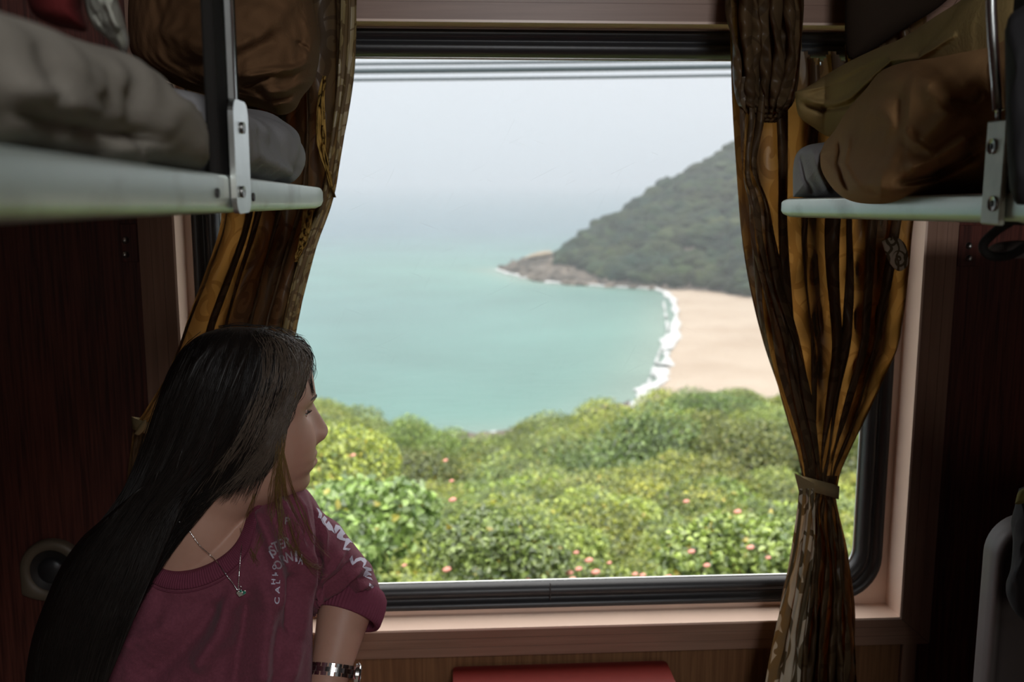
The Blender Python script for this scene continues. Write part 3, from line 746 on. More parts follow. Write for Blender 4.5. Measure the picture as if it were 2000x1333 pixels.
# singled-out plants
P = at_dist(1240, 795., np.array(17.)); put(4, (P[0], P[1], P[2] - 1.75), 1.75, 'big dark rounded tree crown standing above the scrub right of the middle of the view', None, (.62, .72, .75), 'tree', 1.35)
P = at_dist(1390, 752., np.array(24.)); put(4, (P[0], P[1], P[2] - 1.0), 1.3, 'dark bushy tree on the crest in front of the sand', None, (.6, .72, .7), 'tree')
P = at_dist(818, 812., np.array(17.)); put(4, (P[0], P[1], P[2] - .62), .8, 'small round-topped tree on the crest left of the rocky shore', None, (.85, .95, .8), 'tree')
P = at_dist(640, 775., np.array(9.)); put(0, (P[0], P[1], P[2] - .72), .9, "pale green bush on the crest beside the woman's face", None, (1.1, 1.05, 1.0))
P = at_dist(700, 925., np.array(5.2)); put(3, (P[0], P[1], P[2] - .5), .62, "broad-leaved bush close outside above the woman's shoulder", None, (1.0, 1.05, 1.2))
P = at_dist(1000, 985., np.array(4.6)); put(3, (P[0], P[1], P[2] - .34), .42, 'broad-leaved plant close to the glass at the middle of the window', None, (1.1, 1.08, 1.1))
P = at_dist(1430, 985., np.array(5.0)); put(3, (P[0], P[1], P[2] - .42), .5, 'broad-leaved plant close to the glass beside the right curtain', None, (1.15, 1.1, 1.))
# lantana flower heads near the bottom edge
hv, hf = blob(31, 2, .25)
fl = [(790, 1105), (873, 1113), (884, 977), (1000, 1130), (1030, 1132), (1111, 1120), (1130, 1112), (1118, 1132), (1163, 1118), (1240, 1122), (1255, 1124), (1340, 980), (1305, 1128),
      (882, 940), (1125, 1080), (1190, 1100), (1380, 1105), (1440, 1000), (1465, 1070), (1350, 1078), (870, 900), (1150, 1095), (1500, 1090), (1570, 1110), (690, 890)]
f0 = None
for k, (px, py) in enumerate(fl):
    d = 4.3 + (1140 - py) * .006 + rng.uniform(-.1, .1)
    P = at_dist(px, float(py), np.array(d)); 
    if f0 is None: o = f0 = obj('lantana_flower', hv * np.array([1, 1, .6]), hf, M['flower'], local=True)
    else: o = f0.copy(); COL.objects.link(o)
    o.location = P; s = rng.uniform(.012, .022); o.scale = (s, s, s)
    w_ = 'at the bottom edge of the glass' if py > 1095 else 'higher up in the scrub'; w_ += ', left half of the view' if px < 1060 else ', right half of the view'
    tag(o, 'small pink flower head ' + w_, 'flower', 'flower heads ' + w_)
print('shrubs', nsh)
# three overhead cables
for k, (yl, yr, r_, lab) in enumerate(((126, 117, .011, 'topmost of the three dark cables crossing the sky'), (140, 131, .019, 'thicker middle cable of the three crossing the sky'), (157, 148, .010, 'lowest of the three dark cables crossing the sky'))):
    a = np.array(PY(690, yl, 7.0)); b = np.array(PY(1425, yr, 7.0)); pts = [a + (b - a) * s + np.array([0, 0, .010 * (s - .5) ** 2]) for s in np.linspace(-8, 9, 50)]
    tag(MB().tube(pts, r_, 8).obj('overhead_cable', M['cable']), lab, 'cable')

# sea haze: a thin layer of scattering air over the bay
m = bpy.data.materials.new('sea_haze'); m.use_nodes = True; t = m.node_tree; t.nodes.clear()
o_ = N(t, 'ShaderNodeOutputMaterial'); vs = N(t, 'ShaderNodeVolumeScatter'); vs.inputs['Color'].default_value = (0.54, 0.57, 0.61, 1); vs.inputs['Density'].default_value = 0.0005; vs.inputs['Anisotropy'].default_value = 0.2
va = N(t, 'ShaderNodeVolumeAbsorption'); va.inputs['Color'].default_value = (0.54, 0.57, 0.61, 1); va.inputs['Density'].default_value = 0.0005
vadd = N(t, 'ShaderNodeAddShader'); t.links.new(vs.outputs[0], vadd.inputs[0]); t.links.new(va.outputs[0], vadd.inputs[1]); t.links.new(vadd.outputs[0], o_.inputs['Volume'])
hz = MB().box((-27000, 60, SEA - 5), (27000, 27000, SEA + 330)).obj('sea_haze', m, smooth=False); tag(hz, 'pale haze hanging over the sea and the headland', 'haze', kind='stuff')
# ------------------------------------------------------------------ fabrics
def curtain_mat():
    m, t, b = newmat('curtain_damask'); t.nodes.remove(b); out = t.nodes['Material Output']
    uv = N(t, 'ShaderNodeUVMap'); uv.uv_map = 'UVMap'
    sp = N(t, 'ShaderNodeSeparateXYZ')
    nd = N(t, 'ShaderNodeTexNoise', Scale=5.0, Detail=1.0); t.links.new(uv.outputs[0], nd.inputs['Vector'])
    ad = N(t, 'ShaderNodeVectorMath', _operation='MULTIPLY_ADD'); t.links.new(nd.outputs['Color'], ad.inputs[0]); ad.inputs[1].default_value = (.035, .035, 0); t.links.new(uv.outputs[0], ad.inputs[2])
    t.links.new(ad.outputs[0], sp.inputs[0])
    def spiral(su, sv, ou, ov, tw, hand):
        u = math_(t, 'MULTIPLY_ADD', sp.outputs['X'], su, ou); v = math_(t, 'MULTIPLY_ADD', sp.outputs['Y'], sv, ov)
        row = math_(t, 'FLOOR', v); u = math_(t, 'ADD', u, math_(t, 'MULTIPLY', math_(t, 'MODULO', row, 2.0), 0.5))
        cu = math_(t, 'SUBTRACT', math_(t, 'FRACT', u), 0.5); cv = math_(t, 'SUBTRACT', math_(t, 'FRACT', v), 0.5)
        r = math_(t, 'SQRT', math_(t, 'ADD', math_(t, 'MULTIPLY', cu, cu), math_(t, 'MULTIPLY', cv, cv)))
        a = math_(t, 'DIVIDE', math_(t, 'ARCTAN2', cv, cu), 6.2832 * hand)
        f = math_(t, 'FRACT', math_(t, 'ADD', math_(t, 'MULTIPLY', r, tw), a))
        s = math_(t, 'LESS_THAN', f, 0.42)
        return math_(t, 'MULTIPLY', s, math_(t, 'LESS_THAN', r, 0.46))
    p1 = spiral(15, 13, 0, 0, 3.2, 1); p2 = spiral(22, 19, .3, .5, 2.4, -1)
    # leaf shapes between the scrolls
    w = N(t, 'ShaderNodeTexWave', Scale=9.0, Distortion=7.0, Detail=1.0); w.inputs['Detail Scale'].default_value = 1.4
    t.links.new(uv.outputs[0], w.inputs['Vector']); p3 = math_(t, 'GREATER_THAN', w.outputs['Fac'], 0.78)
    pat = math_(t, 'MAXIMUM', p1, math_(t, 'MULTIPLY', p3, math_(t, 'SUBTRACT', 1.0, p1)))
    base = mixc(t, pat, (0.17, 0.11, 0.055), (0.105, 0.064, 0.030))
    trl = mixc(t, pat, (0.38, 0.175, 0.040), (0.30, 0.128, 0.026))
    pr = N(t, 'ShaderNodeBsdfPrincipled'); t.links.new(base, pr.inputs['Base Color'])
    pr.inputs['Specular IOR Level'].default_value = 0.35
    t.links.new(math_(t, 'MULTIPLY_ADD', pat, 0.22, 0.38), pr.inputs['Roughness'])
    mpb = N(t, 'ShaderNodeTexNoise', Scale=28.0, Detail=3.0); t.links.new(uv.outputs[0], mpb.inputs['Vector'])
    bp = N(t, 'ShaderNodeBump', Strength=0.35, Distance=0.004); t.links.new(mpb.outputs[0], bp.inputs['Height']); t.links.new(bp.outputs[0], pr.inputs['Normal'])
    tl = N(t, 'ShaderNodeBsdfTranslucent'); t.links.new(trl, tl.inputs[0])
    a = N(t, 'ShaderNodeMixShader'); a.inputs[0].default_value = 0.42; t.links.new(pr.outputs[0], a.inputs[1]); t.links.new(tl.outputs[0], a.inputs[2])
    t.links.new(a.outputs[0], out.inputs[0]); return m
M['curtain'] = curtain_mat()
def cloth(name, c, rough=0.9, sheen=0.0, var=0.2, sc=14, bump=0.35, bs=350):
    return plain(name, c, rough, var=var, scale=sc, bump=bump, bscale=bs, sheen=sheen, spec=0.2)
M['blanket'] = cloth('brown_blanket', (0.36, 0.20, 0.085))
M['blanket2'] = cloth('olive_brown_blanket', (0.34, 0.235, 0.095))
M['mattress'] = cloth('grey_mattress_cover', (0.33, 0.30, 0.25), var=0.28, sc=9)
M['sheet'] = cloth('pale_grey_sheet', (0.34, 0.33, 0.33), var=0.2, sc=8)
M['bag'] = plain('white_plastic_bag', (0.50, 0.50, 0.42), 0.4, var=0.15, scale=10)
M['black'] = plain('black_fabric', (0.012, 0.011, 0.012), 0.9)
M['webbing'] = cloth('black_webbing', (0.02, 0.018, 0.016))
M['greyplastic'] = plain('grey_plastic', (0.15, 0.13, 0.125), 0.5, var=.08)
M['beige'] = plain('beige_plastic', (0.14, 0.11, 0.075), 0.5, var=.08)

def curtain(name, rows, npleat, Yc, amp, label, group=None, nu=420, nv=220, useed=1, overlap=0.55, uscale=1.0, holes=None, topsag=None, parent=None, phase=0.0, jit=1.0, vscale=1.0):
    """rows: (py, left px, right px, depth y, fold amplitude)  top to bottom; folds run down the cloth and pinch with it"""
    r6 = np.random.default_rng(useed)
    Rw = np.array(rows, float); v = np.linspace(0, 1, nv); tv = np.linspace(0, len(Rw) - 1, nv)
    S = smoothpath(Rw, nv)
    u = np.linspace(0, 1, nu)
    # irregular pleats: warp of u
    k = np.cumsum(r6.uniform(1 - .6 * jit, 1 + .6 * jit, npleat + 1)); k = np.concatenate([[0], k]) / k[-1]
    ph = np.interp(u, k, np.arange(len(k))) * 2 * math.pi + phase
    pa = np.interp(u, np.linspace(0, 1, npleat + 2), r6.uniform(.45, 1.25, npleat + 2))
    U, Vv = np.meshgrid(u, v, indexing='ij')
    PH = ph[:, None] + 1.0 * np.sin(Vv * 5 + useed) + 0.5 * np.sin(Vv * 11 + U * 9)
    left, right, dep, am, py = S[:, 1], S[:, 2], S[:, 3], S[:, 4], S[:, 0]
    wv = (right - left)
    edge = np.clip(np.minimum(U, 1 - U) * 18, 0, 1)
    swing = overlap * np.cos(PH) / npleat * 0.5 * edge      # sideways swing makes the folds overlap
    X = left[None] + (U + swing) * wv[None] + jit * 3.0 * np.sin(Vv * 17 + U * 31) * edge
    Z = np.broadcast_to(py[None], X.shape).copy()
    if topsag is not None: Z = Z + topsag(U) * (1 - Vv) ** 2
    Yd = dep[None] - am[None] * pa[:, None] * np.sin(PH) - 0.12 * am[None] * np.sin(PH * 2.3 + 1.7 * np.sin(Vv * 7)) - .0035 * np.sin(Vv * 60 + PH) * np.clip(am[None] / .02, 0, 1)
    P = PYn(X, Z, Yd)
    # cloth coordinates for the pattern: true fold length, not squeezed
    UV = np.stack([U * uscale, Vv * vscale], -1)
    V, F = gridvf(P)
    return V, F, UV.reshape(-1, 2), P
def add_cloth(name, V, F, UV, mat, parent, thick=0.0008):
    o = obj(name, V, F, mat, parent, uv=UV)
    return o

# ---- right curtain, tied in the middle
cr = empty('curtain', tuple(PY(1610, 1500, 1.66)), 'brown and gold damask curtain tied back at the right of the window, tail flaring below', 'curtain')
# main body: from the rail to the tie
rowsA = [(-60, 1422, 1800, 1.655, .012), (60, 1426, 1812, 1.655, .014), (200, 1430, 1822, 1.65, .016), (330, 1438, 1806, 1.648, .018), (430, 1446, 1785, 1.645, .020), (520, 1459, 1776, 1.64, .022),
         (600, 1476, 1766, 1.64, .022), (680, 1497, 1752, 1.64, .021), (750, 1518, 1722, 1.64, .018), (820, 1540, 1690, 1.645, .014), (880, 1557, 1660, 1.645, .010), (925, 1567, 1640, 1.648, .006), (962, 1572, 1634, 1.65, .005)]
V, F, UV, P = curtain('c', rowsA, 6, 1.65, .02, '', useed=4, overlap=.7, uscale=.8, vscale=.77, nu=700, nv=260)
# the cloth has come off its hooks between the two bunches and droops there
px_, py_ = to_px(V); 
keep = ~((px_ > 1566) & (px_ < 1650) & (py_ < 108 + 14 * np.sin(px_ / 9)))
Fk = [f for f in F if keep[list(f)].all()]
add_cloth('drape', V, Fk, UV, M['curtain'], cr)
for k_, (a0, a1) in enumerate(((0.0, .13), (.34, .44), (.66, .86))):  # extra cloth layers behind, added to darken the backlit drape
    rr_ = [(r_[0], r_[1] + (r_[2] - r_[1]) * a0, r_[1] + (r_[2] - r_[1]) * a1, r_[3] + .030, r_[4] * .5) for r_ in rowsA]
    V, F, UV, P = curtain('c', rr_, 2, 1.65, .02, '', useed=5 + k_, overlap=.5, uscale=.3, vscale=.77, nu=120, nv=200)
    px_, py_ = to_px(V); keep = ~((px_ > 1566) & (px_ < 1650) & (py_ < 112))
    add_cloth('folded_back_layer', V, [f for f in F if keep[list(f)].all()], UV, M['curtain'], cr)
# dense bunch at its left top
rowsB = [(-60, 1426, 1562, 1.625, .022), (40, 1428, 1566, 1.625, .024), (130, 1434, 1560, 1.622, .024), (200, 1446, 1545, 1.622, .022), (225, 1462, 1528, 1.63, .018), (240, 1480, 1510, 1.64, .008)]
V, F, UV, P = curtain('c', rowsB, 5, 1.65, .02, '', useed=9, overlap=1.2, uscale=.3, vscale=.25, nu=260, nv=110, phase=1.0)
add_cloth('gathered_fold', V, F, UV, M['curtain'], cr)
# loose inner hem edge standing off the left side
rowsC = [(150, 1448, 1500, 1.615, .008), (230, 1452, 1492, 1.61, .010), (310, 1452, 1476, 1.606, .010), (350, 1453, 1482, 1.606, .010), (400, 1468, 1500, 1.608, .010), (470, 1474, 1510, 1.612, .010), (560, 1494, 1528, 1.618, .010), (660, 1512, 1560, 1.62, .009), (760, 1535, 1580, 1.625, .007), (860, 1560, 1596, 1.635, .004), (930, 1574, 1604, 1.645, .002)]
V, F, UV, P = curtain('c', rowsC, 2, 1.65, .02, '', useed=12, overlap=.8, uscale=.12, vscale=.8, nu=90, nv=220)
add_cloth('loose_fold', V, F, UV, M['curtain'], cr)
# tail below the tie
rowsD = [(930, 1568, 1636, 1.648, .005), (965, 1572, 1632, 1.648, .006), (1010, 1560, 1640, 1.642, .010), (1080, 1546, 1656, 1.636, .014), (1170, 1530, 1664, 1.63, .018), (1260, 1512, 1670, 1.625, .022), (1350, 1497, 1674, 1.62, .024), (1460, 1484, 1680, 1.62, .026)]
V, F, UV, P = curtain('c', rowsD, 8, 1.65, .02, '', useed=21, overlap=1.0, uscale=.35, vscale=.38, nu=520, nv=200)
add_cloth('tail', V, F, UV, M['curtain'], cr)
V, F, UV, P = curtain('c', [(r_[0], r_[1] + 2, r_[2] - 2, r_[3] + .028, r_[4] * .5) for r_ in rowsD], 3, 1.65, .02, '', useed=61, overlap=.5, uscale=.35, vscale=.38, nu=160, nv=120)
add_cloth('folded_back_layer', V, F, UV, M['curtain'], cr)
# flat patterned flap on the left side of the tail, its satin face paler than the rest
rowsE = [(955, 1561, 1588, 1.60, .003), (1000, 1556, 1592, 1.597, .004), (1080, 1544, 1590, 1.59, .005), (1170, 1528, 1580, 1.585, .006), (1260, 1508, 1570, 1.58, .006), (1350, 1492, 1562, 1.575, .006), (1460, 1476, 1556, 1.57, .006)]
V, F, UV, P = curtain('c', rowsE, 2, 1.65, .02, '', useed=23, overlap=.3, uscale=.070, vscale=.26, nu=90, nv=200)
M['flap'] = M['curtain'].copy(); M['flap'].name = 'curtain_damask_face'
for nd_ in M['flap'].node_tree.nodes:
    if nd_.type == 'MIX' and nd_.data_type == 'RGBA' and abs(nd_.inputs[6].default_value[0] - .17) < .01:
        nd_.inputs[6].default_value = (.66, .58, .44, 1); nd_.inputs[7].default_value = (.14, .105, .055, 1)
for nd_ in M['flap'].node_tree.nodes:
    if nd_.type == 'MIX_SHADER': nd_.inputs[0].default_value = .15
add_cloth('satin_flap', V, F, UV, M['flap'], cr)['label'] = 'pale satin face with dark scroll pattern'
# tieback band
def band(cx, cy, wpx, Y, hgt, tilt, name, parent, mat, sag=8):
    G = []
    for a in np.linspace(0, 2 * math.pi, 60, endpoint=False):
        x = cx + wpx * math.cos(a); y = cy + sag * math.sin(a) * -1 + tilt * math.cos(a)
        c = np.array(PY(x, y, Y)); c[1] = Y - 0.030 * math.sin(a)
        G.append([c + np.array([0, 0, h]) + np.array([0, -1 if math.sin(a) > 0 else 1, 0]) * o for h, o in ((-hgt, 0), (hgt, 0), (hgt, -.0015), (-hgt, -.0015))])
    V, F = gridvf(np.array(G), True, True); return obj(name, V, F, mat, parent)
M['tie'] = cloth('tieback_cloth', (0.27, 0.20, 0.10))
band(1600, 953, 37, 1.64, .0115, 10, 'tieback', cr, M['tie'])
tip = [PY(1552, 925, 1.60), PY(1562, 965, 1.60), PY(1592, 975, 1.598), PY(1590, 945, 1.598)]
mb = MB(); mb.add([tuple(q) for q in tip] + [(q[0], q[1] + .002, q[2]) for q in tip], [(0, 1, 2, 3), (4, 7, 6, 5), (0, 4, 5, 1), (1, 5, 6, 2), (2, 6, 7, 3), (3, 7, 4, 0)])
mb.obj('tie_end', M['tie'], cr, smooth=False)
# patterned scrap of cloth at its far right edge
V, F = pillow([(1722, 472), (1745, 462), (1768, 478), (1774, 515), (1756, 530), (1736, 512)], 1.60, .006, nth=50, nr=12)
uvp = np.stack(to_px(V), -1) / np.array([500., 500.]); obj('loose_corner', V, F, M['flap'], cr, uv=uvp)

# ---- left curtain, swept down to the left behind the woman
cl = empty('curtain', tuple(PY(430, 900, 1.66)), "brown and gold damask curtain sweeping down to the left behind the woman's head", 'curtain')
rowsL = [(-70, 330, 690, 1.66, .012), (40, 335, 694, 1.66, .016), (120, 345, 689, 1.66, .016), (210, 380, 680, 1.66, .018), (300, 410, 665, 1.658, .018), (380, 432, 650, 1.655, .018), (450, 428, 626, 1.652, .018), (540, 398, 600, 1.648, .018), (620, 368, 580, 1.645, .016),
         (680, 348, 565, 1.643, .014), (740, 322, 520, 1.64, .012), (800, 285, 430, 1.64, .009), (838, 262, 360, 1.64, .006), (880, 255, 345, 1.64, .008), (1000, 240, 380, 1.63, .012), (1200, 215, 400, 1.62, .014), (1420, 190, 410, 1.61, .014)]
V, F, UV, P = curtain('c', rowsL, 5, 1.65, .02, '', useed=31, overlap=.6, uscale=.6, vscale=1.0, nu=560, nv=280, jit=.9)
add_cloth('drape', V, F, UV, M['curtain'], cl)
for k_, (a0, a1) in enumerate(((.36, .72), (.66, 1.0))):  # rear sheets added to darken parts of the backlit curtain
    rr_ = [(r_[0], r_[1] + (r_[2] - r_[1]) * a0, r_[1] + (r_[2] - r_[1]) * a1 - 3, r_[3] + .030, r_[4] * .5) for r_ in rowsL]
    V, F, UV, P = curtain('c', rr_, 2, 1.65, .02, '', useed=45 + k_, overlap=.5, uscale=.3, vscale=1.0, nu=120, nv=200)
    add_cloth('folded_back_layer', V, F, UV, M['curtain'], cl)
# bright turned hem on the right edge, standing proud
rowsM = [(-60, 668, 696, 1.62, .004), (80, 666, 694, 1.62, .004), (200, 655, 682, 1.62, .004), (300, 642, 667, 1.618, .004), (380, 630, 652, 1.616, .004), (460, 600, 625, 1.612, .004), (540, 574, 603, 1.61, .004), (620, 556, 583, 1.608, .003), (690, 545, 566, 1.606, .003)]
V, F, UV, P = curtain('c', rowsM, 1, 1.65, .02, '', useed=33, overlap=.2, uscale=.035, vscale=.75, nu=40, nv=200)
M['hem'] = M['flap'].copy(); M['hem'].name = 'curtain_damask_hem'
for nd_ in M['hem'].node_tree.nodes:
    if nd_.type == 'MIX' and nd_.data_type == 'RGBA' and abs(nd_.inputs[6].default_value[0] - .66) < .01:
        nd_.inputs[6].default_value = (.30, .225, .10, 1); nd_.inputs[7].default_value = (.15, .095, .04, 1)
add_cloth('turned_hem', V, F, UV, M['hem'], cl)
# frayed golden strip hanging between the bedding and the hem
rowsN = [(148, 630, 637, 1.60, .001), (200, 620, 634, 1.60, .002), (260, 618, 637, 1.598, .002), (300, 624, 637, 1.596, .002), (345, 640, 646, 1.594, .001), (386, 651, 654, 1.592, .0)]
V, F, UV, P = curtain('c', rowsN, 1, 1.65, .02, '', useed=35, overlap=.1, uscale=.05, vscale=.3, nu=12, nv=80)
M['gold'] = cloth('frayed_gold_strip', (0.42, 0.25, 0.06), rough=.7, var=.35, sc=60)
obj('frayed_strip', V, F, M['gold'], cl)['label'] = 'narrow frayed golden strip'
rowsN = [(410, 592, 612, 1.60, .001), (450, 588, 606, 1.60, .002), (480, 582, 596, 1.60, .002), (512, 575, 579, 1.60, .001)]
V, F, UV, P = curtain('c', rowsN, 1, 1.65, .02, '', useed=36, overlap=.1, uscale=.05, vscale=.3, nu=12, nv=60)
obj('frayed_strip', V, F, M['gold'], cl)
band(305, 838, 46, 1.63, .010, 12, 'tieback', cl, M['tie'])
V, F = pillow([(262, 848), (275, 828), (285, 820), (284, 836), (272, 850)], 1.585, .004, nth=40, nr=8); obj('tie_end', V, F, M['tie'], cl)

# curtain rod above the window, out of the picture
rz = PY(1000, -75, 1.66).z
rod = MB().tube([(-.75, 1.66, rz), (1.0, 1.66, rz)], .009, 12)
for x in (-.74, .99): rod.box((x - .01, 1.66, rz - .01), (x + .01, 1.72, rz + .01))
tag(rod.obj('curtain_rod', M['steel']), 'metal curtain rod above the train window', 'curtain rod')

# ------------------------------------------------------------------ upper berths
LX, RX = -0.200, 0.500                   # aisle faces of the two rails
def rail_pts(pix, X): return [np.array(PX(px, py, X)) for px, py in pix]
def berth(side, X, top_px, bot_px, y0, y1, label):
    """bed pan with rounded-end rail; top/bottom edge lines taken at two stations"""
    (a, b), (c, d) = top_px, bot_px
    T0, T1 = np.array(PX(*a, X)), np.array(PX(*b, X)); B0, B1 = np.array(PX(*c, X)), np.array(PX(*d, X))
    def zt_(y): return T0[2] + (T1[2] - T0[2]) * (y - T0[1]) / (T1[1] - T0[1])
    def zb_(y): return B0[2] + (B1[2] - B0[2]) * (y - B0[1]) / (B1[1] - B0[1])
    root = empty('upper_berth', (X + side * .3, .6, float(zb_(.6)) - .01), label, 'bunk')
    # rail: rounded channel section, with rounded free end near the window
    prof = [(-.020, 1.0), (-.004, 1.0), (-.0012, .96), (0, .88), (0, .30), (-.002, .12), (-.008, .02), (-.020, 0.0), (-.030, 0.0)]
    G = []
    for y in np.concatenate([np.linspace(y0, y1 - .03, 30), y1 - .03 + .03 * np.sin(np.linspace(0, 1, 9)[1:] * math.pi / 2)]):
        e_ = max(0, (y - (y1 - .03)) / .03); sq = math.sqrt(max(0.0, 1 - e_ ** 2 * .97)); zt1, zb1 = zt_(y), zb_(y); zm = (zt1 + zb1) / 2
        G.append([(X - side * (dx) * -1 * (0.3 + .7 * sq) if False else X + side * (-dx), y, zm + (zb1 + (zt1 - zb1) * q - zm) * (sq * .35 + .65)) for dx, q in prof])
    V, F = gridvf(np.array(G)); F.append(tuple(range(len(V) - len(prof), len(V))))
    rl = obj('rail', V, F, M['rail'], root)
    # bed board behind the rail
    mb = MB(); xs0, xs1 = sorted((X + side * .012, X + side * .70 if side > 0 else XL + .02))
    if side > 0: xs1 = min(X + .72, XR - .02)
    z0 = float(zb_(.6))
    V = []
    for x in (xs0, xs1):
        for y in (y0, y1 - .03):
            for k in (0, 1): V.append((x, y, zb_(y) + .002 + k * (.012)))
    mb.add(V, [(0, 1, 3, 2), (4, 6, 7, 5), (0, 4, 5, 1), (2, 3, 7, 6), (0, 2, 6, 4), (1, 5, 7, 3)])
    mb.obj('bed_board', M['dark'], root, smooth=False)
    return root, zt_, zb_
bl_, zlt, zlb = berth(-1, LX, ((2, 281), (629, 366)), ((2, 442), (629, 408)), -.6, PX(631, 390, LX).y, 'left upper berth with a worn mint green metal rail, nearest the camera')
br_, zrt, zrb = berth(1, RX, ((1532, 388), (1925, 378)), ((1532, 425), (1925, 437)), -.6, PX(1526, 405, RX).y, 'right upper berth with a worn mint green metal rail under the brown blanket')
# rivet holes on the left rail
for px, py in ((424, 377), (494, 385)):
    P = PX(px, py, LX + .0005); mb = MB(); mb.tube([(P.x - .001, P.y, P.z), (P.x + .0015, P.y, P.z)], .0042, 14); mb.obj('bolt_hole', M['dark'], bl_)
# hanger bracket + strap rod, left
def bracket_left():
    root = bl_
    p0 = PX(455, 195, LX + .006); p1 = PX(488, 420, LX + .006)
    ya, yb = p1.y - .0, p1.y
    yb = PX(459, 300, LX + .006).y; ya = PX(487, 300, LX + .006).y      # near and far edges of the plate
    yb, ya = min(ya, yb), max(ya, yb)
    zt1 = PX(470, 197, LX + .006).z; zb1 = PX(475, 417, LX + .006).z
    r = (ya - yb) / 2; cyy = (ya + yb) / 2; L = []
    L = [tuple(q) for q in rrect(yb, ya, zb1, zt1, r * .45, 6)]
    n = len(L); x0, x1 = LX + .001, LX + .006
    V = [(x1, y, z) for y, z in L] + [(x0, y, z) for y, z in L]
    F = [tuple(range(n)), tuple(range(n, 2 * n))[::-1]] + [(i, (i + 1) % n, n + (i + 1) % n, n + i) for i in range(n)]
    br = obj('hanger_bracket', V, F, M['steel'], root, smooth=False)
    for py in (250, 375):
        P = PX(472, py, LX + .006); sv, sf = tubevf([(P.x, P.y, P.z), (P.x + .0025, P.y, P.z)], .0055, 14); obj('screw', sv, sf, M['screw'], br)
    return br, cyy, zt1
brk, yk, zk = bracket_left()
mb = MB()
top = PX(452, -80, LX + .004); bot = PX(457, 196, LX + .004)
mb.box((LX - .002, bot.y - .002, bot.z), (LX + .006, bot.y + .0045, top.z + .15), .0015)
mb.obj('hanger_rod', M['steel'], bl_, smooth=False)
# black safety strap post beside the rod
a = PX(408, 190, LX - .01); b = PX(455, 190, LX - .01)
mb = MB().box((LX - .014, min(a.y, b.y) - .0, zlb(yk) + .004), (LX - .004, max(a.y, b.y), 2.3), .002)
mb.obj('safety_webbing', M['webbing'], bl_, smooth=False)
# right bracket faces the room
P0 = PX(1921, 238, RX - .002); P1 = PX(1958, 440, RX - .002)
yr0 = PX(1921, 330, RX - .007).y; yr1 = PX(1959, 330, RX - .007).y; ylo, yhi = min(yr0, yr1), max(yr0, yr1)
mb = MB().box((RX - .007, ylo, PX(1950, 440, RX).z), (RX - .001, yhi, PX(1930, 238, RX).z), .0015)
rb = mb.obj('hanger_bracket', M['galv'], br_, smooth=False)
for px, py in ((1939, 286), (1940, 398)):
    P = PX(px, py, RX - .007); V, F = tubevf([(P.x, P.y, P.z), (P.x - .002, P.y, P.z)], .0070, 16); s_ = obj('screw', V, F, M['screw'], rb)
    V, F = tubevf([(P.x - .002, P.y, P.z), (P.x - .0028, P.y, P.z)], .0028, 6); obj('socket', V, F, M['dark'], s_)
t0 = PX(1936, -60, RX); t1 = PX(1950, 215, RX); t2 = PX(1950, 238, RX)
mb = MB().tube(smoothpath([tuple(t0 + Vector((0, 0, .2))), tuple(t0), tuple(t1)], 12), .0048, 10); mb.tube([tuple(t1), tuple(t2)], .0026, 8)
mb.obj('hanger_rod', M['steel'], br_)
# webbing hanging on the right behind the rod
q0 = PX(1990, 0, RX + .01); mb = MB().box((RX + .004, PX(1985, 200, RX + .01).y - .03, zrb(.9)), (RX + .016, PX(1975, 200, RX + .01).y, 2.3), .002)
mb.obj('safety_webbing', M['webbing'], br_, smooth=False)
# dark strap loop under the right rail with a pale end
strap = MB().tube(smoothpath([tuple(PY(2010, 395, .88)), tuple(PY(1985, 425, .9)), tuple(PY(1945, 452, .92)), tuple(PY(1920, 480, .93)), tuple(PY(1935, 500, .93)), tuple(PY(1975, 498, .92)), tuple(PY(2020, 470, .9))], 40), .0045, 8, True)
so_ = strap.obj('hanging_strap', M['webbing']); tag(so_, 'dark strap looping under the right berth rail at its bracket', 'strap')
V, F = pillow([(1925, 488), (1950, 474), (2000, 470), (2040, 480), (2040, 500), (1990, 505), (1945, 503)], .95, .010, nth=80, nr=16)
tag(obj('strap_buckle', V, F, M['greyplastic']), 'pale grey buckle end hanging in the strap loop under the right rail', 'buckle')

# ---- bedding, left
mat_l = empty('mattress', (-.45, .6, float(zlb(.6)) + .02), 'rolled grey mattress bulging over the rail of the left berth', 'mattress')
def rollX(X, prof_top, y0, y1, depth, folds, seed, yend_round=.08, n=150, zk_=1.0):
    """soft body lying along the rail: top edge z follows prof_top(y); bulges towards the aisle"""
    G = []
    for y in np.linspace(0, 1, n):
        e_ = 1.0
        yy = y0 + (y1 - y0) * y
        if y1 - yy < yend_round: e_ = math.sqrt(max(0, 1 - ((yend_round - (y1 - yy)) / yend_round) ** 2))
        if yy - y0 < yend_round: e_ = min(e_, math.sqrt(max(0, 1 - ((yend_round - (yy - y0)) / yend_round) ** 2)))
        zt_ = prof_top(yy); zb_ = zlb(yy) + .016 if X < 0 else zrb(yy) + .016; zt_ = zb_ + (zt_ - zb_) * zk_; zm = (zt_ + zb_) / 2; h = (zt_ - zb_) / 2
        row = []
        for a in np.linspace(0, 2 * math.pi, 90, endpoint=False):
            ca, sa = math.cos(a), math.sin(a); pw = .72
            row.append((X - .002 - depth / 2 + depth / 2 * math.copysign(abs(ca) ** pw, ca) * (.3 + .7 * e_), yy, zm + h * math.copysign(abs(sa) ** pw, sa) * e_))
        G.append(row)
    G = np.array(G)
    c = G.mean(1, keepdims=True); d = G - c; nrm = d / (np.linalg.norm(d, axis=2, keepdims=True) + 1e-6)
    px, py = to_px(G); h = ridges(px, py, folds) + fbm(G, 7, 3, seed).reshape(px.shape) * .004
    G = G + nrm * h[..., None]
    return gridvf(G, False, True)
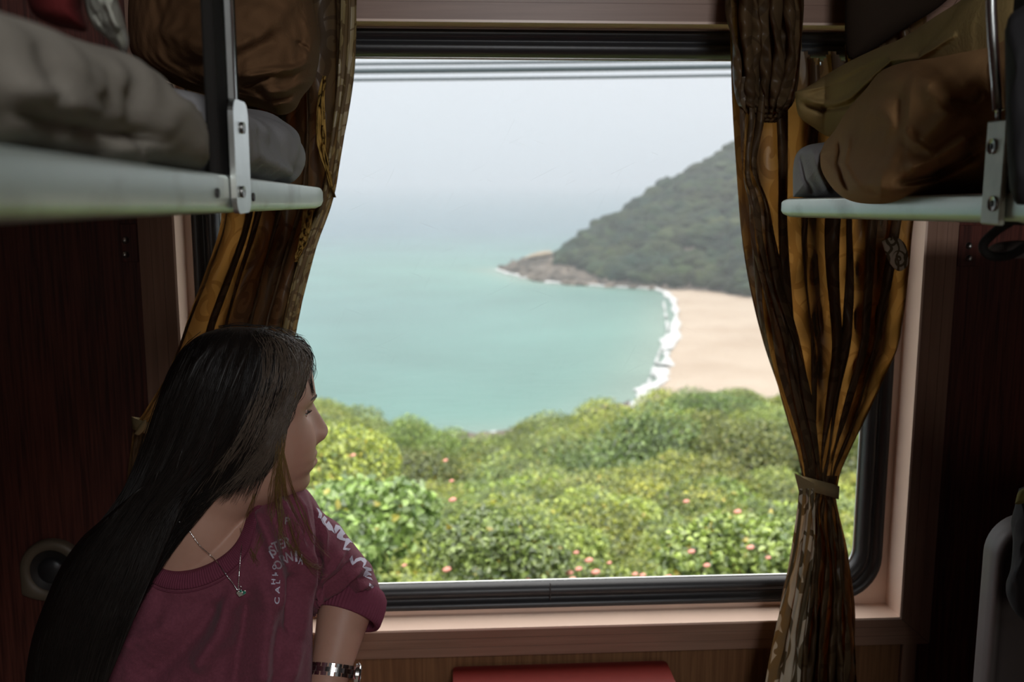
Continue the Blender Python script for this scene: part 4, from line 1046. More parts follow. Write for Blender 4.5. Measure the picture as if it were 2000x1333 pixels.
ltop = [(PX(x, y, LX).y, PX(x, y, LX).z) for x, y in ((5, 12), (80, 62), (160, 95), (240, 122), (300, 142), (350, 165), (395, 205), (425, 260), (440, 330))]
ltop = sorted(ltop)
ys_, zs_ = zip(*ltop)
V, F = rollX(LX, lambda y: float(np.interp(y, ys_, zs_)) if y > ys_[0] else zs_[0], -.1, PX(438, 300, LX).y, .42,
             [([(330, 190), (370, 250), (385, 330)], 16, .010), ([(250, 160), (280, 240), (290, 320)], 18, -.008), ([(0, 215), (120, 240), (250, 262), (330, 275)], 14, -.012),
              ([(180, 150), (215, 190), (235, 240)], 12, .006), ([(60, 90), (95, 150), (100, 210)], 15, -.006), ([(0, 160), (110, 190), (200, 230)], 14, .008)], 41, .05, zk_=1.4)
obj('mattress_cover', V, F, M['mattress'], mat_l)
ltop2 = [(PX(x, y, LX).y, PX(x, y, LX).z) for x, y in ((440, 190), (480, 208), (520, 228), (560, 236), (585, 245), (600, 272), (611, 310))]
ltop2 = sorted(ltop2); y2, z2 = zip(*ltop2)
V, F = rollX(LX, lambda y: float(np.interp(y, y2, z2)), PX(445, 300, LX).y, PX(611, 310, LX).y, .36,
             [([(490, 300), (530, 320), (580, 350)], 12, .006), ([(540, 250), (560, 300), (575, 345)], 10, -.005), ([(500, 260), (540, 290)], 9, -.004)], 43, .07, zk_=1.25)
pl_ = obj('pillow', V, F, M['sheet']); tag(pl_, 'pale grey pillow end beyond the bracket on the left berth', 'pillow')
# brown blanket heap on the left berth, drooping towards the window
V, F = pillow([(255, -60), (250, 40), (262, 112), (330, 160), (400, 185), (460, 200), (520, 215), (548, 225), (575, 215), (590, 190), (612, 160), (624, 110), (622, 60), (610, 0), (590, -60), (440, -80)], 1.46, .16,
              folds=[([(470, 150), (520, 142), (570, 135), (610, 120)], 8, .022), ([(500, 175), (530, 200), (575, 190)], 7, -.018), ([(520, 180), (560, 178), (600, 160)], 7, .018),
                     ([(590, 30), (612, 80), (600, 120)], 8, .016), ([(575, 80), (600, 95), (612, 115)], 5, -.012), ([(470, 170), (500, 160), (530, 150)], 5, -.014), ([(540, 205), (570, 200), (590, 180)], 6, .014),
                     ([(300, 60), (400, 90), (500, 80)], 20, .015), ([(350, 130), (450, 120), (560, 60)], 14, -.012)], nth=420, nr=160, noise_amp=.006, noise_scale=12, seed=3)
M['blanket_shaded'] = cloth('shaded_brown_blanket', (0.15, 0.078, 0.036))  # brown blanket with the shade on the left berth put into its colour
tag(obj('blanket', V, F, M['blanket_shaded']), 'crumpled brown blanket heaped on the left berth beside the curtain', 'blanket')
G = []
for k_, (zz_, q) in enumerate(((0, .9), (.004, 1), (.055, 1.02), (.060, .97), (.064, 1.0), (.118, 1.01), (.124, .97), (.128, 1.0), (.165, .96), (.172, .8), (.173, .1))):
    L = rrect(-.80, -.40, 1.16, 1.58, .05); c0_ = L.mean(0); zb0 = float(zlb(1.4)) + .016
    G.append([(x_, y_, zb0 + zz_ + .004 * math.sin(x_ * 30 + y_ * 23 + k_)) for x_, y_ in (L - c0_) * q + c0_])
V, F = gridvf(np.array(G), False, True); tag(obj('folded_bedding', V, F, M['blanket_shaded']), 'stack of folded dark blankets on the left berth under the crumpled one', 'bedding')
V, F = pillow([(152, -60), (165, 10), (180, 50), (200, 68), (225, 90), (242, 106), (252, 80), (240, 30), (228, -10), (225, -60)], .86, .045,
              folds=[([(205, 0), (235, 60)], 8, .01), ([(180, 20), (215, 75)], 7, -.008), ([(215, -30), (245, 30)], 5, .008)], nth=160, nr=50, noise_amp=.003, noise_scale=20)
tag(obj('plastic_bag', V, F, M['bag']), 'pale plastic bag lying on the mattress of the left berth, top left', 'bag')
M['redcloth'] = cloth('dark_red_cloth', (0.10, 0.012, 0.012))
V, F = pillow([(40, -60), (60, 20), (100, 48), (140, 58), (170, 60), (160, 20), (150, -60)], .80, .05, nth=120, nr=30)
tag(obj('red_cloth', V, F, M['redcloth']), 'dark red cloth behind the pale plastic bag on the left berth', 'cloth')

# ---- bedding, right
mr = empty('mattress', (.8, 1.3, float(zrb(1.3)) + .016), 'pale grey mattress end showing under the brown blanket on the right berth', 'mattress')
V, F = pillow([(1549, 385), (1549, 330), (1556, 300), (1575, 285), (1610, 278), (1680, 270), (1700, 384)], lambda x, y: 1.50 - (x - 1549) * .0009, .05,
              folds=[([(1562, 300), (1572, 350), (1590, 382)], 5, -.012), ([(1585, 290), (1600, 340), (1620, 380)], 7, .010)], nth=200, nr=60)
obj('mattress_cover', V, F, M['sheet'], mr)
bk1 = [(1596, 300), (1605, 285), (1630, 255), (1655, 215), (1690, 175), (1720, 140), (1765, 122), (1830, 112), (1930, 90), (2040, 60), (2080, 200), (2060, 380), (1915, 378), (1850, 384), (1800, 386), (1745, 397), (1690, 398), (1655, 390), (1630, 372), (1608, 340)]
V, F = pillow(bk1, lambda x, y: 972 / (x - 885) + .105 + np.clip((x - 1780) / 150, 0, 1) * .05 - .115 * (lambda q: q * q * (3 - 2 * q))(np.clip((y - 270) / 115, 0, 1)) * np.clip((1840 - x) / 120, 0, 1), lambda x, y: .135 - np.clip((x - 1780) / 150, 0, 1) * .035,
              folds=[([(1600, 300), (1628, 340), (1655, 382)], 7, .018), ([(1640, 270), (1634, 320), (1660, 375)], 5, -.022), ([(1655, 260), (1650, 320), (1680, 372)], 7, .014),
                     ([(1705, 200), (1740, 240), (1735, 330)], 22, .020), ([(1760, 180), (1750, 250), (1720, 320)], 14, -.014), ([(1770, 330), (1830, 310), (1900, 260)], 12, .022), ([(1760, 360), (1830, 345), (1920, 290)], 9, -.026),
                     ([(1800, 150), (1850, 220), (1800, 290)], 18, .016), ([(1690, 370), (1740, 385), (1790, 372)], 7, -.014), ([(1680, 190), (1720, 165), (1760, 150)], 9, .010), ([(1840, 200), (1900, 210), (1930, 180)], 14, -.014),
                     ([(1765, 250), (1790, 280), (1830, 300)], 9, .012)], nth=480, nr=200, noise_amp=.005, noise_scale=9, seed=5, center=(1810, 265))
tag(obj('blanket', V, F, M['blanket']), 'thick brown blanket bulging over the rail of the right berth', 'blanket')
bk2 = [(1552, 180), (1585, 165), (1640, 130), (1700, 100), (1760, 75), (1830, 30), (1870, 5), (1950, -50), (2060, -60), (2060, 120), (1940, 130), (1860, 150), (1760, 190), (1700, 240), (1660, 262), (1622, 268), (1590, 250), (1560, 225)]
V, F = pillow(bk2, lambda x, y: np.minimum(972 / (x - 885) + .20, 1.54), .08,
              folds=[([(1555, 185), (1590, 200), (1630, 205), (1665, 190), (1700, 150), (1740, 118), (1800, 112), (1860, 70)], 6, .018), ([(1556, 200), (1600, 215), (1660, 205), (1700, 170), (1740, 132)], 6, -.020),
                     ([(1600, 170), (1680, 130), (1780, 90)], 10, .008), ([(1570, 190), (1640, 160), (1720, 118)], 5, -.006)], nth=420, nr=150, noise_amp=.004, noise_scale=10, seed=6, center=(1780, 140))
tag(obj('blanket', V, F, M['blanket2']), 'olive brown blanket folded behind and above the bulging one on the right berth', 'blanket')
# soft dark shape added in place of dark wood above right berth
V, F = pillow([(1652, -80), (1652, 95), (1680, 110), (1760, 60), (1850, 0), (1900, -80)], 1.62, .03, nth=80, nr=20)
M['umber'] = cloth('umber_fill', (.028, .017, .010))
tag(obj('dark_stand_in', V, F, M['umber']), 'dark brown shape standing in for wood at the top right beyond the olive blanket', 'cloth')
V, F = pillow([(1962, 60), (1985, 20), (2100, 0), (2120, 380), (2010, 400), (1975, 380), (1965, 240)], .84, .05, nth=90, nr=30, noise_amp=.004, noise_scale=14)
tag(obj('dark_bag', V, F, M['black']), 'black bag on the right berth at the picture edge behind the steel bracket', 'bag')

# ------------------------------------------------------------------ wall fittings
def wall_bracket(pts, screws, label):
    root = empty('wall_bracket', tuple(PY(*pts[0], WY)), label, 'bracket')
    xs_, zs2 = [PY(x, y, WY).x for x, y in pts], [PY(x, y, WY).z for x, y in pts]
    MB().box((min(xs_), WY - .004, min(zs2)), (max(xs_), WY - .0002, max(zs2)), .001).obj('plate', M['wall'], root, smooth=False)
    for x, y in screws:
        P = PY(x, y, WY - .004); V, F = tubevf([(P.x, P.y, P.z), (P.x, P.y - .002, P.z)], .006, 14); obj('screw', V, F, M['screw'], root)
    return root
wall_bracket([(234, 437), (272, 512)], [(246, 470), (246, 498)], 'small dark metal corner plate on the left wall beside the window frame')
wall_bracket([(1873, 440), (1912, 520)], [(1892, 480), (1892, 505)], 'small dark metal corner plate on the right wall beside the window frame')
# round reading lamp on the left wall
lp = empty('reading_lamp', tuple(PY(110, 1165, WY)), 'round reading lamp in a beige arched housing on the left wall', 'lamp')
c_ = PY(106, 1110, WY)
G = []
for dy, k in ((0, 1.0), (-.010, 1.0), (-.016, .94), (-.016, .70), (-.010, .66)):
    row = []
    for a in np.linspace(0, 2 * math.pi, 72, endpoint=False):
        x, z = .056 * math.cos(a), .056 * math.sin(a)
        if z < 0: z2_ = z * 1.05; x2 = math.copysign(min(.056, abs(x) * 1.0 + .03 * min(1, -z / .03) * (abs(x) / .056)), x) if k > .9 else x
        else: x2, z2_ = x, z
        row.append((c_.x + x2 * k, WY + dy, c_.z + z2_ * k))
    G.append(row)
V, F = gridvf(np.array(G), False, True); obj('housing', V, F, M['beige'], lp)
V, F = tubevf([(c_.x, WY - .004, c_.z), (c_.x, WY - .012, c_.z)], .0385, 48); rg = obj('bezel', V, F, M['dark'], lp)
hv_, hf_ = blob(50, 3, 0.0); obj('lens', hv_ * np.array([.024, .010, .024]) + np.array([c_.x, WY - .012, c_.z]), hf_, M['rubber'], rg)

# folding table under the window
tb = empty('folding_table', tuple(PY(1100, 1420, 1.55)), 'small red-topped folding table under the window', 'table')
tz = PY(1100, 1293, 1.722).z
x0, x1 = PY(884, 1293, 1.722).x, PY(1300, 1290, 1.722).x
L = rrect(x0, x1, 1.05, 1.716, .010); n = len(L)
mb = MB(); V = []
for k, dz in ((1, -.024), (1, -.003), (.996, 0)):
    V += [((x - (x0 + x1) / 2) * k + (x0 + x1) / 2, (y - 1.38) * k + 1.38, tz + dz) for x, y in L]
F = [tuple(range(n))[::-1], tuple(range(2 * n, 3 * n))] + [(j * n + i, j * n + (i + 1) % n, (j + 1) * n + (i + 1) % n, (j + 1) * n + i) for j in (0, 1) for i in range(n)]
mb.add(V, F); mb.obj('tabletop', M['red'], tb, smooth=False)
MB().box(((x0 + x1) / 2 - .02, 1.45, .0), ((x0 + x1) / 2 + .02, 1.49, tz - .024), .004).obj('leg', M['steel'], tb, smooth=False)

# lower right: grey panel of the facing seat and a black bag hanging over it
V = []
L = rrect(PY(1945, 1100, 1.30).x, PY(1945, 1100, 1.30).x + .5, .45, PY(1960, 1022, 1.30).z, .055)
G = np.array([[(x_, y_, z_) for x_, z_ in (L - L.mean(0)) * k + L.mean(0)] for k, y_ in ((.9, 1.305), (.965, 1.295), (.97, 1.29), (1.0, 1.29), (1.01, 1.30), (1.01, 1.33))])
V, F = gridvf(G, False, True); F.append(tuple(range(len(L)))); F.append(tuple(range(len(V) - len(L), len(V)))[::-1])
sp_ = obj('seat_back', V, F, M['greyplastic']); tag(sp_, 'grey moulded plastic seat back at the lower right edge', 'seat')
V, F = pillow([(1990, 955), (1983, 985), (1975, 1020), (1978, 1060), (1974, 1110), (1965, 1140), (1968, 1170), (1990, 1205), (2030, 1220), (2130, 1180), (2130, 960), (2060, 930)], 1.20, .06, nth=120, nr=30, noise_amp=.004, noise_scale=20)
tag(obj('backpack', V, F, M['black']), 'black backpack hanging in front of the grey seat back at the right edge', 'backpack')
V, F = pillow([(1982, 985), (1990, 960), (2010, 955), (2020, 975), (1995, 985)], 1.12, .012, nth=40, nr=10)
M['olive'] = cloth('olive_cloth', (.16, .14, .04)); tag(obj('olive_scarf', V, F, M['olive']), 'olive scrap of cloth on top of the black backpack', 'cloth')
# ------------------------------------------------------------------ the woman
M['skin'] = None
def skin_mat():
    m, t, b = newmat('skin')
    at = N(t, 'ShaderNodeAttribute'); at.attribute_name = 'tint'
    tc = N(t, 'ShaderNodeTexCoord'); no = N(t, 'ShaderNodeTexNoise', Scale=60.0, Detail=4.0); t.links.new(tc.outputs['Object'], no.inputs['Vector'])
    c = mixc(t, no.outputs[0], (0.50, 0.27, 0.19), (0.56, 0.32, 0.235))
    mm = N(t, 'ShaderNodeMix', _data_type='RGBA', _blend_type='MULTIPLY'); mm.inputs[0].default_value = 1.0
    t.links.new(c, mm.inputs[6]); t.links.new(at.outputs['Color'], mm.inputs[7]); t.links.new(mm.outputs[2], b.inputs['Base Color'])
    b.inputs['Roughness'].default_value = 0.5; b.inputs['Subsurface Weight'].default_value = 0.12
    b.inputs['Subsurface Radius'].default_value = (0.012, 0.004, 0.002); b.inputs['Subsurface Scale'].default_value = 0.6
    n2 = N(t, 'ShaderNodeTexNoise', Scale=900.0, Detail=2.0); t.links.new(tc.outputs['Object'], n2.inputs['Vector'])
    bp = N(t, 'ShaderNodeBump', Strength=0.15, Distance=0.0005); t.links.new(n2.outputs[0], bp.inputs['Height']); t.links.new(bp.outputs[0], b.inputs['Normal'])
    return m
M['skin'] = skin_mat()
M['sweat'] = plain('maroon_sweatshirt', (0.205, 0.058, 0.084), 0.9, var=0.28, scale=260, bump=0.5, bscale=700, spec=0.15, sheen=0.12)
M['rib'] = plain('maroon_rib_knit', (0.19, 0.047, 0.077), 0.9, var=0.15, scale=200, bump=0.3, bscale=500, spec=0.15)
M['print'] = plain('pale_lilac_print', (0.62, 0.58, 0.70), 0.7, var=0.12, scale=300)
M['printfade'] = plain('faded_print', (0.34, 0.27, 0.30), 0.8, var=0.2, scale=300)
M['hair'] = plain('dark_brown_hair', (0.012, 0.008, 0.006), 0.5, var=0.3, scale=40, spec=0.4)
M['hair2'] = plain('lit_brown_hair', (0.11, 0.080, 0.058), 0.45, var=0.3, scale=40, spec=0.5)  # sheen on the hair put into a paler colour for some strands
M['eye'] = plain('eye_white', (0.50, 0.46, 0.43), 0.2, var=.03)
M['iris'] = plain('dark_iris', (0.03, 0.018, 0.010), 0.1)
M['silver'] = plain('polished_silver', (0.85, 0.84, 0.82), 0.15, metal=1.0, var=.04)
M['enamel'] = plain('green_enamel', (0.03, 0.22, 0.15), 0.25, var=.08)

HC = np.array(PY(515, 815, 1.345))
fw = np.array([math.sin(R(64)), math.cos(R(64)), 0]); sdv = np.array([math.cos(R(64)), -math.sin(R(64)), 0]); up = np.array([0, 0, 1.0])
def hl_(f, s, z):
    f, s, z = np.broadcast_arrays(np.asarray(f, float), np.asarray(s, float), np.asarray(z, float))
    return HC + f[..., None] * fw + s[..., None] * sdv + z[..., None] * up
Fp = [(.1135, -.020), (.110, .005), (.104, .026), (.095, .045), (.083, .058), (.066, .066), (.052, .0685), (.036, .0705), (.026, .0705), (.016, .0665), (.008, .0645), (-.010, .065), (-.024, .0665), (-.032, .067),
      (-.040, .0672), (-.047, .0700), (-.0505, .0705), (-.0535, .0670), (-.057, .0700), (-.062, .0680), (-.068, .0590), (-.075, .0600), (-.083, .0605), (-.091, .0530), (-.097, .040), (-.102, .020), (-.106, -.012)]
Bp = [(.1135, -.022), (.110, -.050), (.100, -.078), (.085, -.096), (.060, -.112), (.030, -.118), (0, -.114), (-.03, -.100), (-.06, -.075), (-.085, -.055), (-.100, -.040), (-.106, -.030)]
Wp = [(.1135, .003), (.110, .026), (.100, .046), (.085, .060), (.060, .0715), (.030, .0745), (.010, .0735), (-.015, .0725), (-.04, .068), (-.06, .061), (-.08, .050), (-.092, .038), (-.102, .022), (-.106, .005)]
nz, nt = 230, 260
zz = .1135 - (.1135 + .106) * (0.5 - 0.5 * np.cos(np.linspace(0, math.pi, nz)))
th = np.linspace(-math.pi, math.pi, nt, endpoint=False)
zs_h = zz.copy()
Fz = np.interp(zz, [a for a, _ in Fp][::-1], [b for _, b in Fp][::-1]); Fz = np.convolve(np.pad(Fz, 2, 'edge'), np.ones(5) / 5, 'valid')
Bz = sinterp(zz, Bp[::-1]); Wz = sinterp(zz, Wp[::-1])
c0 = np.minimum(-.015, (Fz + Bz) / 2 + .0)
ct, st = np.cos(th)[None], np.sin(th)[None]
n_ = 2.08
cf = np.sign(ct) * np.abs(ct) ** (2 / n_); sf_ = np.sign(st) * np.abs(st) ** (2 / n_)
f = c0[:, None] + np.where(ct > 0, (Fz - c0)[:, None], (c0 - Bz)[:, None]) * cf
s = Wz[:, None] * sf_; z = np.broadcast_to(zz[:, None], f.shape).copy()
front = np.clip(ct * 2.0, 0, 1) * np.ones_like(f)
g2 = lambda a, b, c, d: np.exp(-((s - a) / c) ** 2 - ((z - b) / d) ** 2)
# nose
Nz = np.interp(zz, [-.0385, -.037, -.0340, -.030, -.025, -.018, -.008, .005, .013, .021], [0, .006, .0125, .0185, .0210, .0195, .0145, .0080, .0040, .0])
Nz = np.convolve(np.pad(Nz, 2, 'edge'), np.ones(5) / 5, 'valid')
Nw = np.interp(zz, [-.034, -.024, -.010, .01, .02], [.0150, .0150, .0108, .0085, .012])
f = f + front * 1.18 * Nz[:, None] * np.exp(-np.abs(s / Nw[:, None]) ** 2.4)
for q in (1, -1):
    f = f + front * (.0070 * g2(q * .0145, -.0300, .0060, .0065))          # nostril wing
    f = f - front * .0030 * g2(q * .0075, -.0365, .0035, .0025)
    f = f - front * (.0100 * g2(q * .031, .0085, .0140, .0100))            # eye socket
    f = f + front * (.0030 * g2(q * .030, .024, .020, .0055))              # brow ridge
    f = f + front * (.0030 * g2(q * .038, -.030, .0185, .0210))            # smiling cheek
    f = f - front * (.0035 * g2(q * .0265, -.050, .0045, .0075))           # mouth corner
    f = f - front * (.0020 * g2(q * .020, -.040, .005, .010))              # smile fold
    s = s + q * front * .0020 * np.exp(-((f - .02) / .03) ** 2 - ((z + .03) / .03) ** 2) * (s * q > 0)
lip = np.exp(-(s / .021) ** 4)
f = f + front * lip * (.0022 * np.exp(-((z + .0475) / .0032) ** 2) + .0030 * np.exp(-((z + .0585) / .0042) ** 2) - .0030 * np.exp(-((z + .0528) / .0012) ** 2))
z = np.where(z < .006, .006 + (z - .006) * 1.17, z)
head = hl_(f, s, z)
Vh, Fh = gridvf(head, False, True); Fh.append(tuple(range(nt))); Fh.append(tuple(range(len(Vh) - nt, len(Vh)))[::-1])
body = MB(); body.add(Vh, Fh)
# eyelids: domes over the eyeball with a slit, so the eye reads half closed looking out
EB = []
for q in (1, -1):
    ec = hl_(.0396, q * .0300, .0065); EB.append(ec)
# ears
for q in (1, -1):
    G = []
    for a in np.linspace(0, 2 * math.pi, 28, endpoint=False):
        x, y_ = .017 * math.cos(a) * (1 if math.sin(a) > 0 else .75), .030 * math.sin(a)
        G.append([hl_(-.018 + x * k - .006 * d_, q * (.066 + d_ * .010), -.002 + y_ * k) for k, d_ in ((.6, 0), (1.0, .7), (1.0, 1.2), (.8, 1.2), (.5, .4), (.1, .3))])
    body.grid(np.array(G), True, False)
# neck
nk = [hl_(-.035, 0, -.03), hl_(-.042, 0, -.07), np.array(PY(424, 968, 1.335)), np.array(PY(398, 1022, 1.335)), np.array(PY(380, 1090, 1.345)), np.array(PY(376, 1150, 1.35))]
body.tube(smoothpath(nk, 22), np.interp(np.linspace(0, 1, 22), [0, .25, .5, .75, 1], [.052, .054, .055, .063, .085]), 40)
# sternomastoid and collarbones for relief
body.tube(smoothpath([hl_(-.03, .045, -.06), np.array(PY(420, 1010, 1.296)), np.array(PY(392, 1090, 1.315))], 12), np.linspace(.012, .010, 12), 12)
TOR = [(505, 972), (556, 952), (592, 955), (608, 985), (618, 1040), (616, 1100), (612, 1160), (611, 1200), (610, 1333), (606, 1500), (600, 1760), (170, 1760), (150, 1500), (140, 1333), (150, 1225), (175, 1155), (212, 1095), (268, 1052), (330, 1015), (420, 985)]
def torY(x, y): return 1.375 - .00004 * (x - 400) - np.clip((y - 1150) / 400, 0, 1) * .03
def torT(x, y): return .125 + .0 * x
TC = (385, 1330)
STOR = [(x_ + (8 if x_ < 300 else (-14 if x_ > 560 else 0)), y_ + (12 if y_ < 1000 and x_ > 540 else 0)) for x_, y_ in TOR]
tv, tf_ = pillow(STOR, lambda x, y: torY(x, y) + np.interp(np.hypot((x - 385) / 130., (y - 1040) / 110.), [0, .9, 1.5], [.007, .008, .045]), torT, nth=300, nr=110, p=2.4, center=TC, back=.8)
body.add(tv, tf_)
# left forearm, wrist, hand resting below on the table edge
fa = [np.array(PY(690, 1145, 1.440)), np.array(PY(682, 1170, 1.43)), np.array(PY(672, 1200, 1.415)), np.array(PY(660, 1250, 1.39)), np.array(PY(648, 1300, 1.365)), np.array(PY(636, 1350, 1.34)), np.array(PY(622, 1400, 1.32))]
fr = np.array([.024, .038, .0395, .0345, .0300, .0275, .0285])
body.tube(smoothpath(fa, 40), sinterp(np.linspace(0, 6, 40), list(zip(range(7), fr))), 40)
# palm and fingers
hd = fa[-1]; ax = (fa[-1] - fa[-2]); ax /= np.linalg.norm(ax); sx_ = np.cross(ax, [0, 1, 0]); sx_ /= np.linalg.norm(sx_); nx = np.cross(sx_, ax)
pts = smoothpath([hd - ax * .01, hd + ax * .03, hd + ax * .065, hd + ax * .085], 14)
V, F = tubevf(pts, np.interp(np.linspace(0, 1, 14), [0, .4, .8, 1], [.027, .036, .037, .030]), 28, True, 1.0, .48)
body.add(V, F)
for k, (o_, ln, sp) in enumerate(((-.027, .068, -.10), (-.009, .078, -.03), (.010, .073, .04), (.028, .056, .12))):
    b0 = hd + ax * .075 + sx_ * o_; d0 = ax + sx_ * sp
    P = [b0 - ax * .015, b0 + d0 * ln * .35 - nx * .004, b0 + d0 * ln * .7 - nx * .016, b0 + d0 * ln * .95 - nx * .032]
    body.tube(smoothpath(P, 14), np.interp(np.linspace(0, 1, 14), [0, .35, .65, .92, 1], [.0092, .0088, .0082, .0074, .0045]), 14)
P = [hd + ax * .012 - sx_ * .022, hd + ax * .036 - sx_ * .042 - nx * .008, hd + ax * .058 - sx_ * .050 - nx * .018, hd + ax * .078 - sx_ * .048 - nx * .026]
body.tube(smoothpath(P, 14), np.interp(np.linspace(0, 1, 14), [0, .5, .9, 1], [.014, .0105, .0090, .0055]), 14)

def remesh(mb, voxel, smooth_it=3, smooth_f=.5, name='tmp'):
    me = bpy.data.meshes.new(name); me.from_pydata(np.concatenate(mb.V).tolist(), [], mb.F)
    o = bpy.data.objects.new(name, me); COL.objects.link(o)
    m1 = o.modifiers.new('r', 'REMESH'); m1.mode = 'VOXEL'; m1.voxel_size = voxel
    m2 = o.modifiers.new('s', 'SMOOTH'); m2.factor = smooth_f; m2.iterations = smooth_it
    dg = bpy.context.evaluated_depsgraph_get(); e_ = o.evaluated_get(dg); m = e_.to_mesh()
    V = np.empty(len(m.vertices) * 3); m.vertices.foreach_get('co', V); V = V.reshape(-1, 3).copy()
    F = [tuple(p.vertices) for p in m.polygons]
    Nn = np.empty(len(m.vertices) * 3); m.vertices.foreach_get('normal', Nn); Nn = Nn.reshape(-1, 3).copy()
    e_.to_mesh_clear(); bpy.data.objects.remove(o); bpy.data.meshes.remove(me)
    return V, F, Nn
BV, BF, BN = remesh(body, .0023, 3)
# skin tint: lips, brow hollows stay skin; lips rosier, cheeks a little warmer
rel = BV - HC; lf, ls, lz = rel @ fw, rel @ sdv, rel @ up; lz = np.where(lz < .006, .006 + (lz - .006) / 1.17, lz)
tint = np.ones((len(BV), 3))
lipm = np.clip(1.2 - np.abs(ls / .0225) ** 2 - ((lz + .0535) / .0095) ** 2, 0, 1) * (lf > .045); lipm = np.clip(lipm * 3, 0, 1)[:, None]
tint = tint * (1 - lipm) + np.array([.80, .52, .52]) * lipm
ch = np.exp(-((np.abs(ls) - .042) / .02) ** 2 - ((lz + .03) / .022) ** 2)[:, None] * (lf > .02)[:, None]
tint = tint * (1 - .15 * ch * np.array([0, 1, 1]))
woman = empty('person', tuple(PY(400, 1760, 1.36)), 'woman with long dark hair in a maroon sweatshirt gazing out of the train window', 'person')
bo = obj('body', BV, BF, M['skin'], woman, col=tint)
bvh_body = BVHTree.FromPolygons([tuple(v) for v in BV], BF)
# eyes
hv3, hf3 = blob(60, 4, 0.0)
for ec in EB:
    eo = obj('eyeball', hv3 * .0114 + ec, hf3, M['eye'], woman)
    gz = fw * 1.0 + sdv * .05; gz /= np.linalg.norm(gz)
    k = hv3 @ gz; cap = hv3[(k > -2)]
    iv = hv3 * np.array([.0056] * 3); iv = iv - np.outer(iv @ gz, gz) * .45 + ec + gz * .0094
    obj('iris', iv, hf3, M['iris'], eo)
    # lids
    for sgn, a0, a1 in ((1, 3, 78), (-1, -7, -70)):
        G = []
        sd_ = np.cross(up, gz); 
        for b in np.linspace(-68, 68, 25):
            row = []
            for a in np.linspace(a0, a1, 12):
                d = gz * math.cos(R(a)) * math.cos(R(b)) + sd_ * math.sin(R(b)) * math.cos(R(a)) + up * math.sin(R(a)) * (1 if True else 1)
                d = d / np.linalg.norm(d)
                rad_ = .0122 if abs(a) > abs(a0) + 3 else .0118
                row.append(ec + d * rad_)
            G.append(row)
        G = np.array(G); V, F = gridvf(G); obj('eyelid', V, F, M['skin'], woman, col=np.tile([.88, .8, .8], (len(V), 1)))
    # lashes
    mb = MB()
    for b in np.linspace(-55, 60, 26):
        a = 4
        d = gz * math.cos(R(a)) * math.cos(R(b)) + sd_ * math.sin(R(b)) * math.cos(R(a)) + up * math.sin(R(a)); p0 = ec + d * .0122
        mb.tube([p0, p0 + d * .0035 + up * .0002, p0 + d * .0062 + up * .0022], [.00032, .00022, .00008], 3)
    mb.obj('eyelashes', M['hair'], woman)
# eyebrows: short hairs on the brow
r7 = np.random.default_rng(70)
for q in (1, -1):
    mb = MB()
    for k in range(150):
        t_ = r7.random(); s0 = q * (.011 + .034 * t_); z0 = .0225 + .0060 * math.sin(t_ * 2.2) + r7.normal() * .0011 * (1.3 - t_)
        o0 = hl_(.12, s0, z0); hit = bvh_body.ray_cast(Vector(o0), Vector(-fw))[0]
        if hit is None: continue
        h = np.array(hit) + fw * .0004; dr = sdv * q * .0055 + up * (.0022 - .003 * t_) - fw * .0012 * (1 + t_ * 2); mb.tube([h, h + dr * .5 + fw * .0007, h + dr], [.00032, .00026, .0001], 3)
    mb.obj('eyebrow', M['hair'], woman)

# ------------------------------------------------------------------ sweatshirt
FOLDS = [([(500, 985), (530, 1060), (545, 1130), (542, 1200)], 9, .010), ([(546, 968), (572, 1025), (598, 1092), (606, 1170)], 6, .012), ([(580, 965), (600, 1040), (606, 1110), (608, 1333)], 6, .010),
         ([(515, 1120), (522, 1200), (512, 1270), (508, 1350)], 13, .014), ([(480, 1165), (474, 1230), (462, 1290), (455, 1360)], 12, -.020), ([(425, 1172), (390, 1230), (330, 1290), (270, 1340)], 16, -.016),
         ([(455, 1165), (430, 1240), (380, 1310)], 14, .012), ([(575, 1120), (570, 1180), (568, 1240)], 10, -.016), ([(530, 1000), (552, 1060), (566, 1110)], 7, -.010), ([(562, 980), (585, 1040), (594, 1090)], 5, -.010),
         ([(600, 1150), (590, 1240), (560, 1340)], 10, .009), ([(300, 1170), (350, 1185), (400, 1180)], 12, -.005), ([(340, 1215), (300, 1240), (230, 1260)], 14, .006), ([(590, 1240), (570, 1290), (550, 1340)], 9, -.010), ([(545, 1210), (535, 1280), (530, 1340)], 9, -.006)]
sh_mb = MB()
tv, tf_ = pillow(TOR, torY, torT, nth=420, nr=170, p=2.4, center=TC, back=.8)
sh_mb.add(tv, tf_)
SLV = [(556, 952), (592, 952), (612, 972), (631, 1002), (660, 1022), (677, 1045), (696, 1069), (710, 1087), (726, 1105), (731, 1122), (738, 1137), (744, 1160), (744, 1185), (742, 1180), (722, 1168), (700, 1160), (678, 1157), (650, 1164), (625, 1181), (610, 1196), (600, 1150), (590, 1090), (575, 1020)]
def slY(x, y): return 1.385 + np.clip((x - 560) / 180, 0, 1) * .070
v1, f1 = pillow(SLV, slY, lambda x, y: .062 + 0 * x, nth=360, nr=110, p=2.0, center=(660, 1100), back=1.0)
sh_mb.add(v1, f1)
